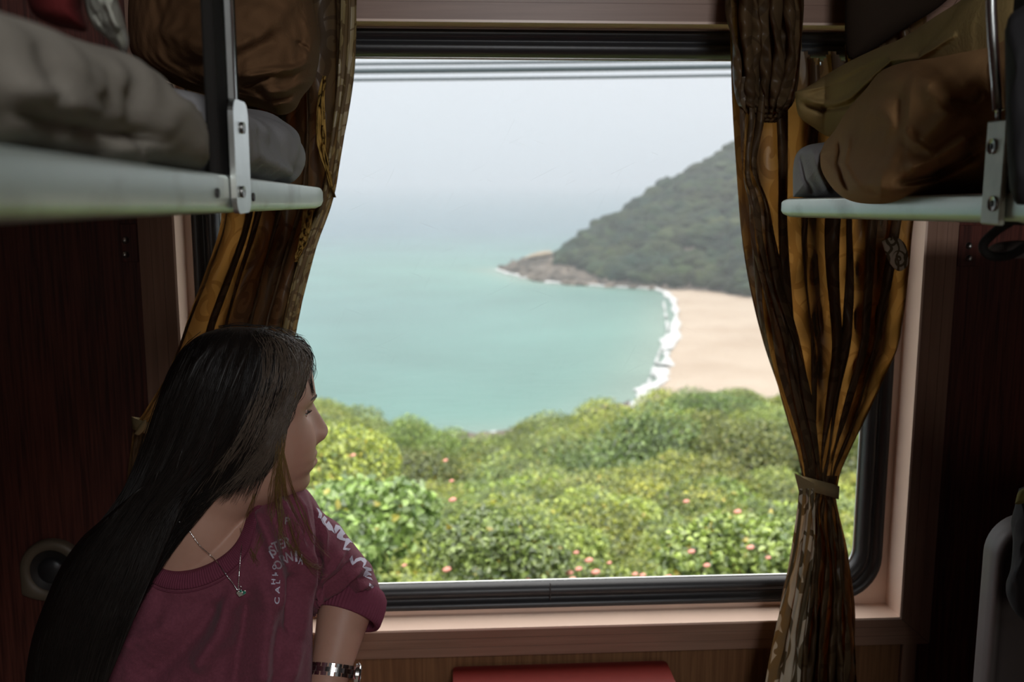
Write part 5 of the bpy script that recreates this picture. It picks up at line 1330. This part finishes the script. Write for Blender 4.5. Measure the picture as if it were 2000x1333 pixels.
# her right sleeve, in the shadow at the left
sh_mb.tube(smoothpath([np.array(PY(235, 1165, 1.39)), np.array(PY(178, 1250, 1.37)), np.array(PY(158, 1360, 1.34)), np.array(PY(150, 1500, 1.28)), np.array(PY(170, 1620, 1.18)), np.array(PY(220, 1680, 1.08))], 30), np.linspace(.060, .046, 30), 40)
SV, SF, SN = remesh(sh_mb, .0032, 5)
px, py = to_px(SV); facing = np.clip(-SN[:, 1] * 1.6, 0, 1) * (SV[:, 1] < 1.46)
SFOLD = [([(612, 1150), (650, 1110), (685, 1060)], 5, .006), ([(612, 1168), (660, 1128), (700, 1085)], 5, -.007), ([(612, 1180), (665, 1145), (715, 1105)], 4.5, .007), ([(640, 1172), (690, 1140), (726, 1122)], 4, -.007),
         ([(650, 1168), (700, 1148), (732, 1140)], 3.5, .006), ([(672, 1160), (710, 1157), (738, 1166)], 3, -.005), ([(690, 1164), (722, 1172), (740, 1190)], 3, .005), ([(618, 985), (634, 1040), (636, 1110)], 6, .006), ([(600, 975), (618, 1030), (622, 1100), (614, 1160)], 6, -.010),
         ([(640, 1010), (668, 1060), (680, 1100)], 8, -.003), ([(630, 1100), (622, 1130), (612, 1150)], 5, -.004)]
h = 1.15 * ridges(px, py, [(l_, w_ * 1.35, a_ * 1.3 if a_ > 0 else a_ * .7) for l_, w_, a_ in FOLDS] + SFOLD) + fbm(SV, 16, 3, 8.) * .0012
SV = SV + SN * (h * facing)[:, None] * np.array([1, 1, 1])
NECK = smoothpath([(500, 960), (487, 990), (477, 1022), (465, 1052), (446, 1078), (412, 1102), (370, 1118), (330, 1119), (302, 1104), (290, 1080), (284, 1050), (290, 1010), (330, 960)], 80)
OUT_ = smoothpath([(522, 958), (507, 992), (498, 1030), (489, 1070), (466, 1105), (425, 1136), (370, 1154), (318, 1152), (282, 1130), (264, 1095), (258, 1055), (264, 1010), (310, 950)], 80)
def inside(px, py, L):
    c = np.zeros(px.shape, bool); n = len(L)
    for i in range(n):
        x1, y1 = L[i]; x2, y2 = L[(i + 1) % n]
        m = ((y1 > py) != (y2 > py)) & (px < (x2 - x1) * (py - y1) / (y2 - y1 + 1e-12) + x1); c ^= m
    return c
MID = (NECK * .6 + OUT_ * .4)
px, py = to_px(SV); cut = inside(px, py, MID) & (SV[:, 1] < 1.40) | ((px > 330) & (px < 500) & (py < 990) & False)
SFk = [f_ for f_ in SF if not cut[list(f_)].all()]
uidx = np.unique(np.concatenate([np.array(f_) for f_ in SFk])); rm = -np.ones(len(SV), int); rm[uidx] = np.arange(len(uidx))
bvh_full = BVHTree.FromPolygons([tuple(v) for v in SV], SF)
sweat = obj('sweatshirt', SV[uidx], [tuple(int(rm[i]) for i in f_) for f_ in SFk], M['sweat'], woman)
def cast(bvh, px, py, off=0.0, fallback=1.3):
    d = ray(px, py); d.normalize(); h = bvh.ray_cast(EYE, d)
    if h[0] is None: return None
    return np.array(h[0] - d * off)
def castline(bvh, L, off, fb=1.3):
    out = []
    last = fb
    for x, y in L:
        h = cast(bvh, x, y, off)
        if h is None: h = np.array(PY(x, y, last))
        else: last = h[1]
        out.append(h)
    return np.array(out)
def castgrid(bvh, X, Y, off, fb=1.3):
    return np.array([castline(bvh, list(zip(a, b)), off, fb) for a, b in zip(X, Y)])
# ribbed collar
nseg = 1400
tN = smoothpath(NECK, nseg); tO = smoothpath(OUT_, nseg)
Nw_ = castline(bvh_full, NECK, .004, 1.30); Ow_ = castline(bvh_full, OUT_, .0035, 1.30)
for A_ in (Nw_, Ow_):                     # smooth the depth along the band
    for _ in range(12): A_[1:-1] = A_[1:-1] * .5 + (A_[:-2] + A_[2:]) * .25
Ns = smoothpath(Nw_, nseg); Os = smoothpath(Ow_, nseg)
G = []
for k, t_ in enumerate(np.linspace(0, 1, 14)):
    base = Ns * (1 - t_) + Os * t_
    bul = .0045 * math.sin(math.pi * min(1, t_ * 1.0)) ** .6
    rib = .0007 * np.sin(np.arange(nseg) / nseg * 2 * math.pi * 118) * min(1, math.sin(math.pi * t_) * 2.5)
    drop = -.010 if t_ == 0 else (-.004 if t_ == 1 else 0)
    G.append(base + np.array([0, -1, 0.15]) * (bul + rib + drop)[:, None])
V, F = gridvf(np.array(G)); obj('collar', V, F, M['rib'], woman)['label'] = 'ribbed crew neck collar'
# seam stitch under collar and raglan seam
mb = MB()
ra = castline(bvh_full, smoothpath([(279, 1140), (262, 1175), (235, 1230), (210, 1285), (188, 1335)], 50), .0008); mb.tube(ra, .0009, 6)
mb.tube(smoothpath(Os + np.array([0, -.0012, -.0022]), 300), .0008, 6); mb.obj('seam', M['rib'], woman)
# ribbed cuff round the forearm
ca = np.array(PY(688, 1172, 1.437)); cb = np.array(PY(670, 1222, 1.41))
axs = (cb - ca) / np.linalg.norm(cb - ca); e1 = np.cross(axs, [0, 1, 0]); e1 /= np.linalg.norm(e1); e2_ = np.cross(axs, e1)
aa = np.linspace(0, 2 * math.pi, 720, endpoint=False); G = []
for t_, rr in ((-.5, .042), (-.3, .048), (0, .0500), (.3, .0505), (.6, .0500), (.72, .0490), (.76, .0465), (.70, .0420)):
    rib = 1 + .012 * np.sin(aa * 62) * (1 if 0 <= t_ <= .6 else .3)
    G.append(ca + (cb - ca) * t_ + (np.cos(aa) * rr * rib)[:, None] * e1 * 1.06 + (np.sin(aa) * rr * rib)[:, None] * e2_)
V, F = gridvf(np.array(G), False, True); obj('cuff', V, F, M['rib'], woman)['label'] = 'ribbed cuff pushed up below the elbow'

# prints: lettering laid on the cloth as fine cells
def laid(name, inside_fn, box, mat, step=.55, off=.0010):
    x0, x1, y0, y1 = box
    gx = np.arange(x0, x1 + step, step); gy_ = np.arange(y0, y1 + step, step)
    CX, CY = np.meshgrid((gx[:-1] + gx[1:]) / 2, (gy_[:-1] + gy_[1:]) / 2, indexing='ij')
    m = inside_fn(CX, CY)
    V, F, idx = [], [], {}
    def vid(i, j):
        if (i, j) not in idx:
            h = cast(bvh_full, gx[i], gy_[j], off)
            idx[i, j] = -1 if h is None else len(V)
            if h is not None: V.append(h)
        return idx[i, j]
    for i, j in np.argwhere(m):
        q = [vid(i, j), vid(i + 1, j), vid(i + 1, j + 1), vid(i, j + 1)]
        if min(q) >= 0: 
            P4 = np.array([V[a] for a in q])
            if np.ptp(P4[:, 1]) < .006: F.append(tuple(q))
    if F: return obj(name, V, F, mat, sweat)
def glyph(ch):
    cu = bpy.data.curves.new('g', 'FONT'); cu.body = ch; cu.size = 1.0; cu.align_x = 'CENTER'; cu.align_y = 'CENTER'; cu.offset = .022; cu.resolution_u = 6
    o = bpy.data.objects.new('g', cu); COL.objects.link(o); dg = bpy.context.evaluated_depsgraph_get(); e_ = o.evaluated_get(dg); m = e_.to_mesh(); m.calc_loop_triangles()
    V = np.array([v.co[:2] for v in m.vertices]); T = [tuple(t.vertices) for t in m.loop_triangles]; e_.to_mesh_clear(); bpy.data.objects.remove(o); bpy.data.curves.remove(cu)
    V = V - (V.max(0) + V.min(0)) / 2; V = V / np.ptp(V[:, 1]); return V, T
def put_glyph(ch, cx, cy, hgt, rot, wsc, mat):
    V, T = glyph(ch); V = V * np.array([wsc, 1]) * hgt; a = R(rot); V = np.stack([V[:, 0] * math.cos(a) - V[:, 1] * math.sin(a), -(V[:, 0] * math.sin(a) + V[:, 1] * math.cos(a))], -1) + np.array([cx, cy])
    def fn(X, Y):
        m = np.zeros(X.shape, bool)
        for a_, b_, c_ in T:
            A_, B_, C_ = V[a_], V[b_], V[c_]
            d1 = (X - B_[0]) * (A_[1] - B_[1]) - (A_[0] - B_[0]) * (Y - B_[1]); d2 = (X - C_[0]) * (B_[1] - C_[1]) - (B_[0] - C_[0]) * (Y - C_[1]); d3 = (X - A_[0]) * (C_[1] - A_[1]) - (C_[0] - A_[0]) * (Y - A_[1])
            m |= ~(((d1 < 0) | (d2 < 0) | (d3 < 0)) & ((d1 > 0) | (d2 > 0) | (d3 > 0)))
        return m
    laid('printed_letter', fn, (V[:, 0].min() - 1, V[:, 0].max() + 1, V[:, 1].min() - 1, V[:, 1].max() + 1), mat)
for a in (('S', 532, 1076, 21, 35, .8, 'printfade'), ('T', 538.5, 1069, 21, 22, .7, 'printfade'), ('E', 549, 1063, 20, 14, .75, 'printfade'), ('R', 561, 1060, 20, 4, .8, 'printfade'),
          ('O', 543, 1104, 18, 40, .8, 'printfade'), ('R', 554, 1093, 20, 26, .8, 'printfade'), ('N', 565, 1088, 20, 12, .7, 'printfade'), ('I', 578.5, 1087, 22, 2, 1.0, 'print'), ('A', 588, 1093, 20, -8, .45, 'print'),
          ('I', 530, 1084, 17, 30, 1.0, 'print'), ('O', 536, 1108, 8, 80, 1.2, 'print'), ('H', 534, 1137, 8, 86, 1.5, 'print'), ('L', 535.5, 1122, 8, 84, 1.3, 'print'), ('L', 543, 1137, 8, 84, 1.4, 'print'), ('F', 540, 1122, 7, 78, 1.5, 'print'),
          ('A', 542, 1153, 9, 86, 1.7, 'print'), ('C', 541, 1174, 10, 88, 1.5, 'print'), ('P', 561, 1018, 14, -6, 1.0, 'printfade')):
    put_glyph(*a[:6], M[a[6]])
SL = [[(130, 80), (165, 100), (205, 160), (195, 225), (150, 210), (165, 150)],
      [(235, 185), (270, 225), (246, 272), (256, 292), (290, 255), (335, 320), (370, 420), (330, 380), (290, 375), (262, 335), (215, 290), (190, 235)],
      [(380, 300), (440, 320), (500, 380), (510, 420), (480, 440), (475, 470), (515, 485), (505, 515), (440, 500), (395, 470), (400, 430), (440, 380), (445, 362), (425, 365), (380, 420), (360, 360)],
      [(515, 480), (560, 480), (610, 520), (640, 575), (600, 540), (570, 530), (530, 570), (505, 600), (575, 615), (550, 640), (475, 628), (495, 560)],
      [(560, 750), (595, 700), (615, 790), (640, 745), (700, 725), (760, 740), (785, 775), (770, 820), (730, 860), (745, 800), (710, 768), (660, 785), (600, 832), (580, 800)],
      [(735, 855), (775, 850), (840, 870), (850, 905), (790, 905), (840, 940), (850, 965), (810, 960), (770, 975), (840, 990), (865, 1030), (800, 1000), (735, 970), (755, 920), (775, 890)],
      [(820, 1060), (870, 1100), (880, 1140), (850, 1130), (815, 1100)]]
for L in SL:
    L = np.array(L, float) / 6.66 + np.array([598.5, 980])
    laid('printed_letter', lambda X, Y: inside(X, Y, L), (L[:, 0].min(), L[:, 0].max(), L[:, 1].min(), L[:, 1].max()), M['print'])

# ------------------------------------------------------------------ hair
HP = [(606, 742), (609, 722), (606, 700), (592, 676), (566, 657), (530, 646), (480, 639), (430, 642), (385, 658), (350, 690), (325, 735), (305, 790), (285, 850), (266, 910), (246, 960), (205, 1010), (160, 1050), (120, 1105), (90, 1170), (62, 1250), (48, 1340), (45, 1470),
      (150, 1470), (186, 1340), (212, 1280), (238, 1225), (262, 1165), (274, 1110), (284, 1060), (306, 1014), (360, 975), (420, 945), (480, 920), (525, 900), (548, 868), (560, 830), (570, 795), (578, 768), (592, 748)]
def hY(x, y): return np.interp(y, [640, 900, 1000, 1200, 1450], [1.350, 1.345, 1.335, 1.285, 1.255]) + np.clip((x - 520) / 100, 0, 1) * .035
def hT(x, y): return np.interp(y, [640, 900, 1000, 1200, 1450], [.104, .104, .095, .085, .085])
hgr = []
HF = []
for q in range(16):                       # locks: soft ridges and hollows following the fall of the hair
    w_ = q / 15
    HF.append(([((1 - w_) * a_[0] + w_ * b_[0] + 6 * math.sin(q * 2.1 + i_), (1 - w_) * a_[1] + w_ * b_[1]) for i_, (a_, b_) in enumerate(zip([(566, 664), (580, 710), (562, 770), (545, 820), (530, 870), (505, 915), (470, 940)],
               [(400, 655), (350, 705), (315, 790), (290, 870), (265, 960), (200, 1040), (120, 1160)]))], 8, .0065 * (1 if q % 2 else -1)))
V, F = pillow(HP, hY, hT, folds=HF, nth=420, nr=150, p=2.6, center=(420, 830), sm=True, noise_amp=.0, seed=9)
hair = obj('hair', V, F, M['hair'], woman)
bvh_hair = BVHTree.FromPolygons([tuple(v) for v in V], F)
# strands flowing from the parting
inner = smoothpath([(560, 652), (596, 680), (603, 712), (588, 752), (566, 792), (552, 840), (538, 890), (515, 935), (500, 985)], 60)
mid1 = smoothpath([(520, 645), (552, 668), (560, 720), (545, 780), (525, 840), (500, 890), (450, 935), (400, 965), (350, 990)], 60)
mid2 = smoothpath([(480, 640), (490, 680), (480, 760), (450, 840), (410, 910), (350, 970), (300, 1020), (268, 1110), (225, 1220), (190, 1320), (170, 1420)], 60)
outer = smoothpath([(440, 641), (375, 665), (335, 725), (305, 800), (282, 870), (255, 940), (215, 1010), (150, 1070), (95, 1180), (62, 1300), (55, 1420)], 60)
r8 = np.random.default_rng(80)
def strands(n, lohi, rad, mat, name, off=(.0005, .004), wob=5, cut=(0, 1), parent=None, npt=16, pw=1.0):
    GG = []
    for k in range(n):
        a = (lohi[0] + (lohi[1] - lohi[0]) * r8.random() ** pw) * 3
        C = (inner, mid1, mid2, outer); i = min(int(a), 2); u_ = a - i
        L = C[i] * (1 - u_) + C[i + 1] * u_
        t0_, t1_ = r8.uniform(cut[0], cut[0] + .35 * (cut[1] - cut[0])), r8.uniform(cut[0] + .6 * (cut[1] - cut[0]), cut[1])
        ti = np.linspace(t0_, t1_, npt) * 59; P = np.stack([np.interp(ti, np.arange(60), L[:, q]) for q in (0, 1)], -1)
        ph = r8.random(4) * 6.28; s_ = np.linspace(0, 1, npt)
        P[:, 0] += wob * (np.sin(s_ * 5 + ph[0]) * .6 + np.sin(s_ * 11 + ph[1]) * .3) + r8.normal() * 2.5
        P[:, 1] += wob * .5 * np.sin(s_ * 6 + ph[2]) + r8.normal() * 2.5
        o1, o2 = r8.uniform(*off), r8.uniform(*off)
        W_ = []; lastY = None
        for q, (x, y) in enumerate(P):
            h = cast(bvh_hair, x, y, 0)
            if h is None: h = np.array(PY(x, y, lastY if lastY else float(hY(x, y))))
            h2 = cast(bvh_body, x, y, 0)
            if h2 is not None and h2[1] < h[1]: h = h2
            lastY = h[1]; d = ray(x, y).normalized(); W_.append(h - np.array(d) * (o1 + (o2 - o1) * s_[q]))
        W_ = np.array(W_)
        for _ in range(2): W_[1:-1] = W_[1:-1] * .5 + (W_[:-2] + W_[2:]) * .25
        W_[:, 1] = np.minimum(W_[:, 1], 1.46)
        GG.append((W_, rad * r8.uniform(.6, 1.3)))
    mb = MB(); 
    for W_, r_ in GG: mb.tube(W_, r_ * np.interp(np.linspace(0, 1, len(W_)), [0, .1, .8, 1], [.6, 1, .8, .15]), 3, False)
    o = mb.obj(name, mat, parent if parent is not None else hair); o['kind'] = 'stuff'; return o
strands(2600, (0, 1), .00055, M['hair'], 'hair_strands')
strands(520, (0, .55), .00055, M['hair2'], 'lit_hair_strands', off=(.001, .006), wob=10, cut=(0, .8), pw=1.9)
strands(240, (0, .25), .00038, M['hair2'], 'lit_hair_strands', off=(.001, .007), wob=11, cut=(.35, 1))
# loose wisps: beside the cheek and down on the sweatshirt, fly-aways at the forehead
M['wisp'] = plain('golden_lit_wisp', (0.20, 0.12, 0.035), 0.4, var=.2, scale=40, spec=0.6)  # gold of the light on the wisps put into their colour
W_L = [[(575, 770), (566, 800), (552, 840), (548, 900), (549, 960), (547, 1010), (541, 1060)], [(560, 800), (545, 850), (540, 900), (528, 960), (522, 1010), (530, 1050)], [(556, 830), (550, 880), (540, 940), (535, 1000), (512, 1050), (490, 1095)],
       [(550, 860), (553, 930), (560, 985), (570, 1040), (590, 1090), (620, 1118), (632, 1128)], [(548, 880), (556, 950), (575, 1010), (583, 1040), (570, 1080)], [(545, 900), (548, 980), (548, 1030), (549, 1080)], [(540, 900), (543, 990), (556, 1050), (585, 1085), (612, 1102), (628, 1108)],
       [(500, 960), (488, 1000), (482, 1045), (492, 1085), (505, 1100)], [(552, 870), (565, 940), (590, 1000), (612, 1050), (640, 1085)]]
mb = MB()
for L in W_L:
    for k in range(9):
        P = smoothpath(np.array(L, float) + r8.normal(size=(len(L), 2)) * np.linspace(2, 5.5, len(L))[:, None], 26); out = []
        fb = 1.30
        for x, y in P:
            hs = [h for h in (cast(bvh_body, x, y, 0), cast(bvh_full, x, y, 0)) if h is not None]
            h = min(hs, key=lambda q: q[1]) if hs else None
            Yv = (h[1] if h is not None else fb); Yv = min(Yv, 1.33); fb = fb * .6 + Yv * .4; out.append(np.array(PY(x, y, fb - .006)))
        mb.tube(out, np.linspace(.00034, .00012, 26), 3, False)
o = mb.obj('loose_wisps', M['wisp'], hair); o['kind'] = 'stuff'
mb = MB()
FLY = [[(590, 668), (604, 680), (612, 700), (614, 725), (609, 752), (611, 770)], [(585, 665), (600, 690), (607, 720), (606, 748), (611, 765)], [(560, 655), (590, 662), (606, 680), (612, 700)], [(596, 690), (608, 715), (610, 745), (612, 772)], [(575, 690), (590, 720), (592, 750), (582, 775), (575, 800)],
       [(580, 700), (597, 735), (590, 770), (570, 800), (560, 830)], [(585, 740), (580, 780), (575, 810), (560, 840), (548, 870)], [(500, 646), (530, 640), (560, 645), (590, 660)], [(430, 640), (470, 634), (520, 640), (560, 655)]]
for L in FLY:
    for k in range(8):
        P = smoothpath(np.array(L, float) + r8.normal(size=(len(L), 2)) * 2.6, 22); out = []
        for x, y in P:
            h = cast(bvh_body, x, y, 0); h2 = cast(bvh_hair, x, y, 0); ys = [q[1] for q in (h, h2) if q is not None]
            out.append(min(ys) - .002 if ys else None)
        base = [q for q in out if q is not None]; dfl = float(np.median(base)) if base else 1.36
        yv = np.array([q if q is not None else 1.37 for q in out]); yv = np.convolve(np.pad(yv, 2, 'edge'), np.ones(5) / 5, 'valid')
        mb.tube([np.array(PY(x, y, q)) for (x, y), q in zip(P, yv)], np.linspace(.00045, .00012, 22), 3, False)
o = mb.obj('flyaway_hair', M['hair'], hair); o['kind'] = 'stuff'

# ------------------------------------------------------------------ necklace
nl = empty('necklace', tuple(cast(bvh_full, 470, 1165, .002)), "fine silver chain with two small heart charms round the woman's neck", 'necklace')
def surf2(x, y, off):
    hs = [h for h in (cast(bvh_full, x, y, off) if not inside(np.array([x]), np.array([y]), NECK)[0] else None, cast(bvh_body, x, y, off)) if h is not None]
    return min(hs, key=lambda q: q[1]) if hs else None
mb = MB()
for L in ([(352, 1018), (370, 1035), (392, 1062), (420, 1085), (445, 1118), (458, 1135), (467, 1148)], [(468, 1148), (470, 1120), (472, 1090), (474, 1060), (470, 1030)]):
    P = smoothpath(L, 90); out = []
    for x, y in P:
        h = surf2(x, y, .002); out.append(h if h is not None else out[-1])
    out = np.array(out); out[:, 1] -= .0035 + .006 * np.clip((P[:, 1] - 1040) / 40, 0, 1)
    for _ in range(8): out[1:-1] = out[1:-1] * .5 + (out[:-2] + out[2:]) * .25
    mb.tube(out, .00055 * (1 + .35 * np.sin(np.arange(90) * 2.1)), 6)
mb.obj('chain', M['silver'], nl)
def heart(cx, cy, s, rot, mat, name, off, thick=.0009):
    off = off + .004
    t_ = np.linspace(0, 2 * math.pi, 60, endpoint=False); x = 16 * np.sin(t_) ** 3; y = 13 * np.cos(t_) - 5 * np.cos(2 * t_) - 2 * np.cos(3 * t_) - np.cos(4 * t_)
    a = R(rot); X = (x * math.cos(a) - y * math.sin(a)) * s / 16; Y_ = (x * math.sin(a) + y * math.cos(a)) * s / 16
    c = cast(bvh_full, cx, cy, off); L = [np.array([c[0] + u_, c[1], c[2] + w_]) for u_, w_ in zip(X, Y_)]
    n = len(L); V = [p + np.array([0, k, 0]) for k in (0, -thick) for p in L] + [c + (p - c) * .8 + np.array([0, -thick * 1.3, 0]) for p in L]
    F = [tuple(range(n))[::-1], tuple(range(2 * n, 3 * n))] + [(j * n + i, j * n + (i + 1) % n, (j + 1) * n + (i + 1) % n, (j + 1) * n + i) for j in (0, 1) for i in range(n)]
    return obj(name, V, F, mat, nl, smooth=False)
heart(468.5, 1160, .0050, -12, M['silver'], 'charm', .004)
h_ = heart(473.5, 1158, .0050, -12, M['silver'], 'charm', .0055)
heart(473.5, 1158.3, .0042, -12, M['enamel'], 'enamel_charm', .0066, .0006)['label'] = 'green enamel heart'
P = cast(bvh_full, 469, 1149, .005); MB().grid(np.array([[P + np.array([math.cos(a) * (.0022 + .0005 * math.cos(b)), .0005 * math.sin(b), math.sin(a) * (.0022 + .0005 * math.cos(b))]) for b in np.linspace(0, 6.28, 8, endpoint=False)] for a in np.linspace(0, 6.28, 24, endpoint=False)]), True, True).obj('jump_ring', M['silver'], nl)

# ------------------------------------------------------------------ wristwatch
wt = empty('wristwatch', tuple(PY(648, 1320, 1.36)), "silver link wristwatch on the woman's left wrist", 'watch')
wc_ = np.array(PY(649, 1312, 1.362)); wa = fa[5] - fa[3]; wa /= np.linalg.norm(wa)
wa = wa + np.array([0.08, 0.22, 0.0]); wa /= np.linalg.norm(wa)
u1 = np.cross(wa, [0, 0, 1.0]); u1 = np.cross(wa, np.array([0, 1.0, 0])); u1 /= np.linalg.norm(u1); u2 = np.cross(wa, u1)
if u1[0] < 0: u1 = -u1
if u2[1] > 0: u2 = -u2
rw = .0360
def link(a0, a1, w0, w1, r0, r1, mb):
    V = []
    for a in (a0, (a0 + a1) / 2, a1):
        for w_ in (w0, w1):
            for r_ in (r0, r1):
                V.append(wc_ + wa * w_ + u1 * math.cos(a) * r_ * 1.0 + u2 * math.sin(a) * r_ * .92)
    F = [(1, 3, 7, 5), (5, 7, 11, 9), (0, 4, 6, 2), (4, 8, 10, 6), (0, 1, 5, 4), (4, 5, 9, 8), (2, 6, 7, 3), (6, 10, 11, 7), (0, 2, 3, 1), (8, 9, 11, 10)]
    mb.add(V, F)
nl_ = 22; da = 2 * math.pi / nl_; hw = .0085
for k in range(nl_):
    a0 = k * da; 
    if k in (0, nl_ - 1, 21): continue
    mb = MB()
    link(a0 + .03, a0 + da - .03, -hw, -hw * .42, rw - .0007, rw + .0013, mb); link(a0 + .03, a0 + da - .03, hw * .42, hw, rw - .0007, rw + .0013, mb)
    link(a0 - da * .30, a0 + da * .30, -hw * .38, hw * .38, rw - .0005, rw + .0015, mb); link(a0 + da * .34, a0 + da * .66, -hw * .40, hw * .40, rw - .0005, rw + .0010, mb)
    mb.obj('band_link', M['silver'], wt, smooth=False)
# case on the outer side (towards the window)
cdir = u1 * math.cos(0.0) + u2 * math.sin(0.0); cpos = wc_ + cdir * (rw + .001)
def disc(r0, h0, h1, mat, name, parent, n=48, top=True):
    e1_ = wa; e2b = np.cross(cdir, e1_); L = [(math.cos(a), math.sin(a)) for a in np.linspace(0, 2 * math.pi, n, endpoint=False)]
    V = [cpos + cdir * h_ + (e1_ * x + e2b * y) * r_ for h_, r_ in ((h0, r0), (h1 * .8 + h0 * .2, r0), (h1, r0 * .92)) for x, y in L]
    F = [tuple(range(n))[::-1], tuple(range(2 * n, 3 * n))] + [(j * n + i, j * n + (i + 1) % n, (j + 1) * n + (i + 1) % n, (j + 1) * n + i) for j in (0, 1) for i in range(n)]
    return obj(name, V, F, mat, parent, smooth=False)
cs = disc(.0135, -.004, .0035, M['silver'], 'watch_case', wt)
disc(.0108, .0035, .0042, M['dark'], 'dial', cs)
mb = MB(); e1_ = wa; e2b = np.cross(cdir, e1_)
for k in range(12):
    a = k * math.pi / 6; d = e1_ * math.cos(a) + e2b * math.sin(a); mb.tube([cpos + cdir * .0044 + d * .0075, cpos + cdir * .0044 + d * .0094], .0004, 4)
mb.tube([cpos + cdir * .0046, cpos + cdir * .0046 + e1_ * .006], .0004, 4); mb.tube([cpos + cdir * .0046, cpos + cdir * .0046 + e2b * .0078], .0003, 4)
mb.obj('watch_hands', M['silver'], cs)
cr_ = MB().tube([cpos - wa * .0135, cpos - wa * .0160], .0018, 12).obj('crown', M['silver'], cs)

# lower berth she sits on
mb = MB().box((XL + .01, -.4, .38), (-.16, 1.70, .50), .02)
tag(mb.obj('lower_berth', M['mattress']), 'lower berth along the left wall that the woman sits on', 'bunk')
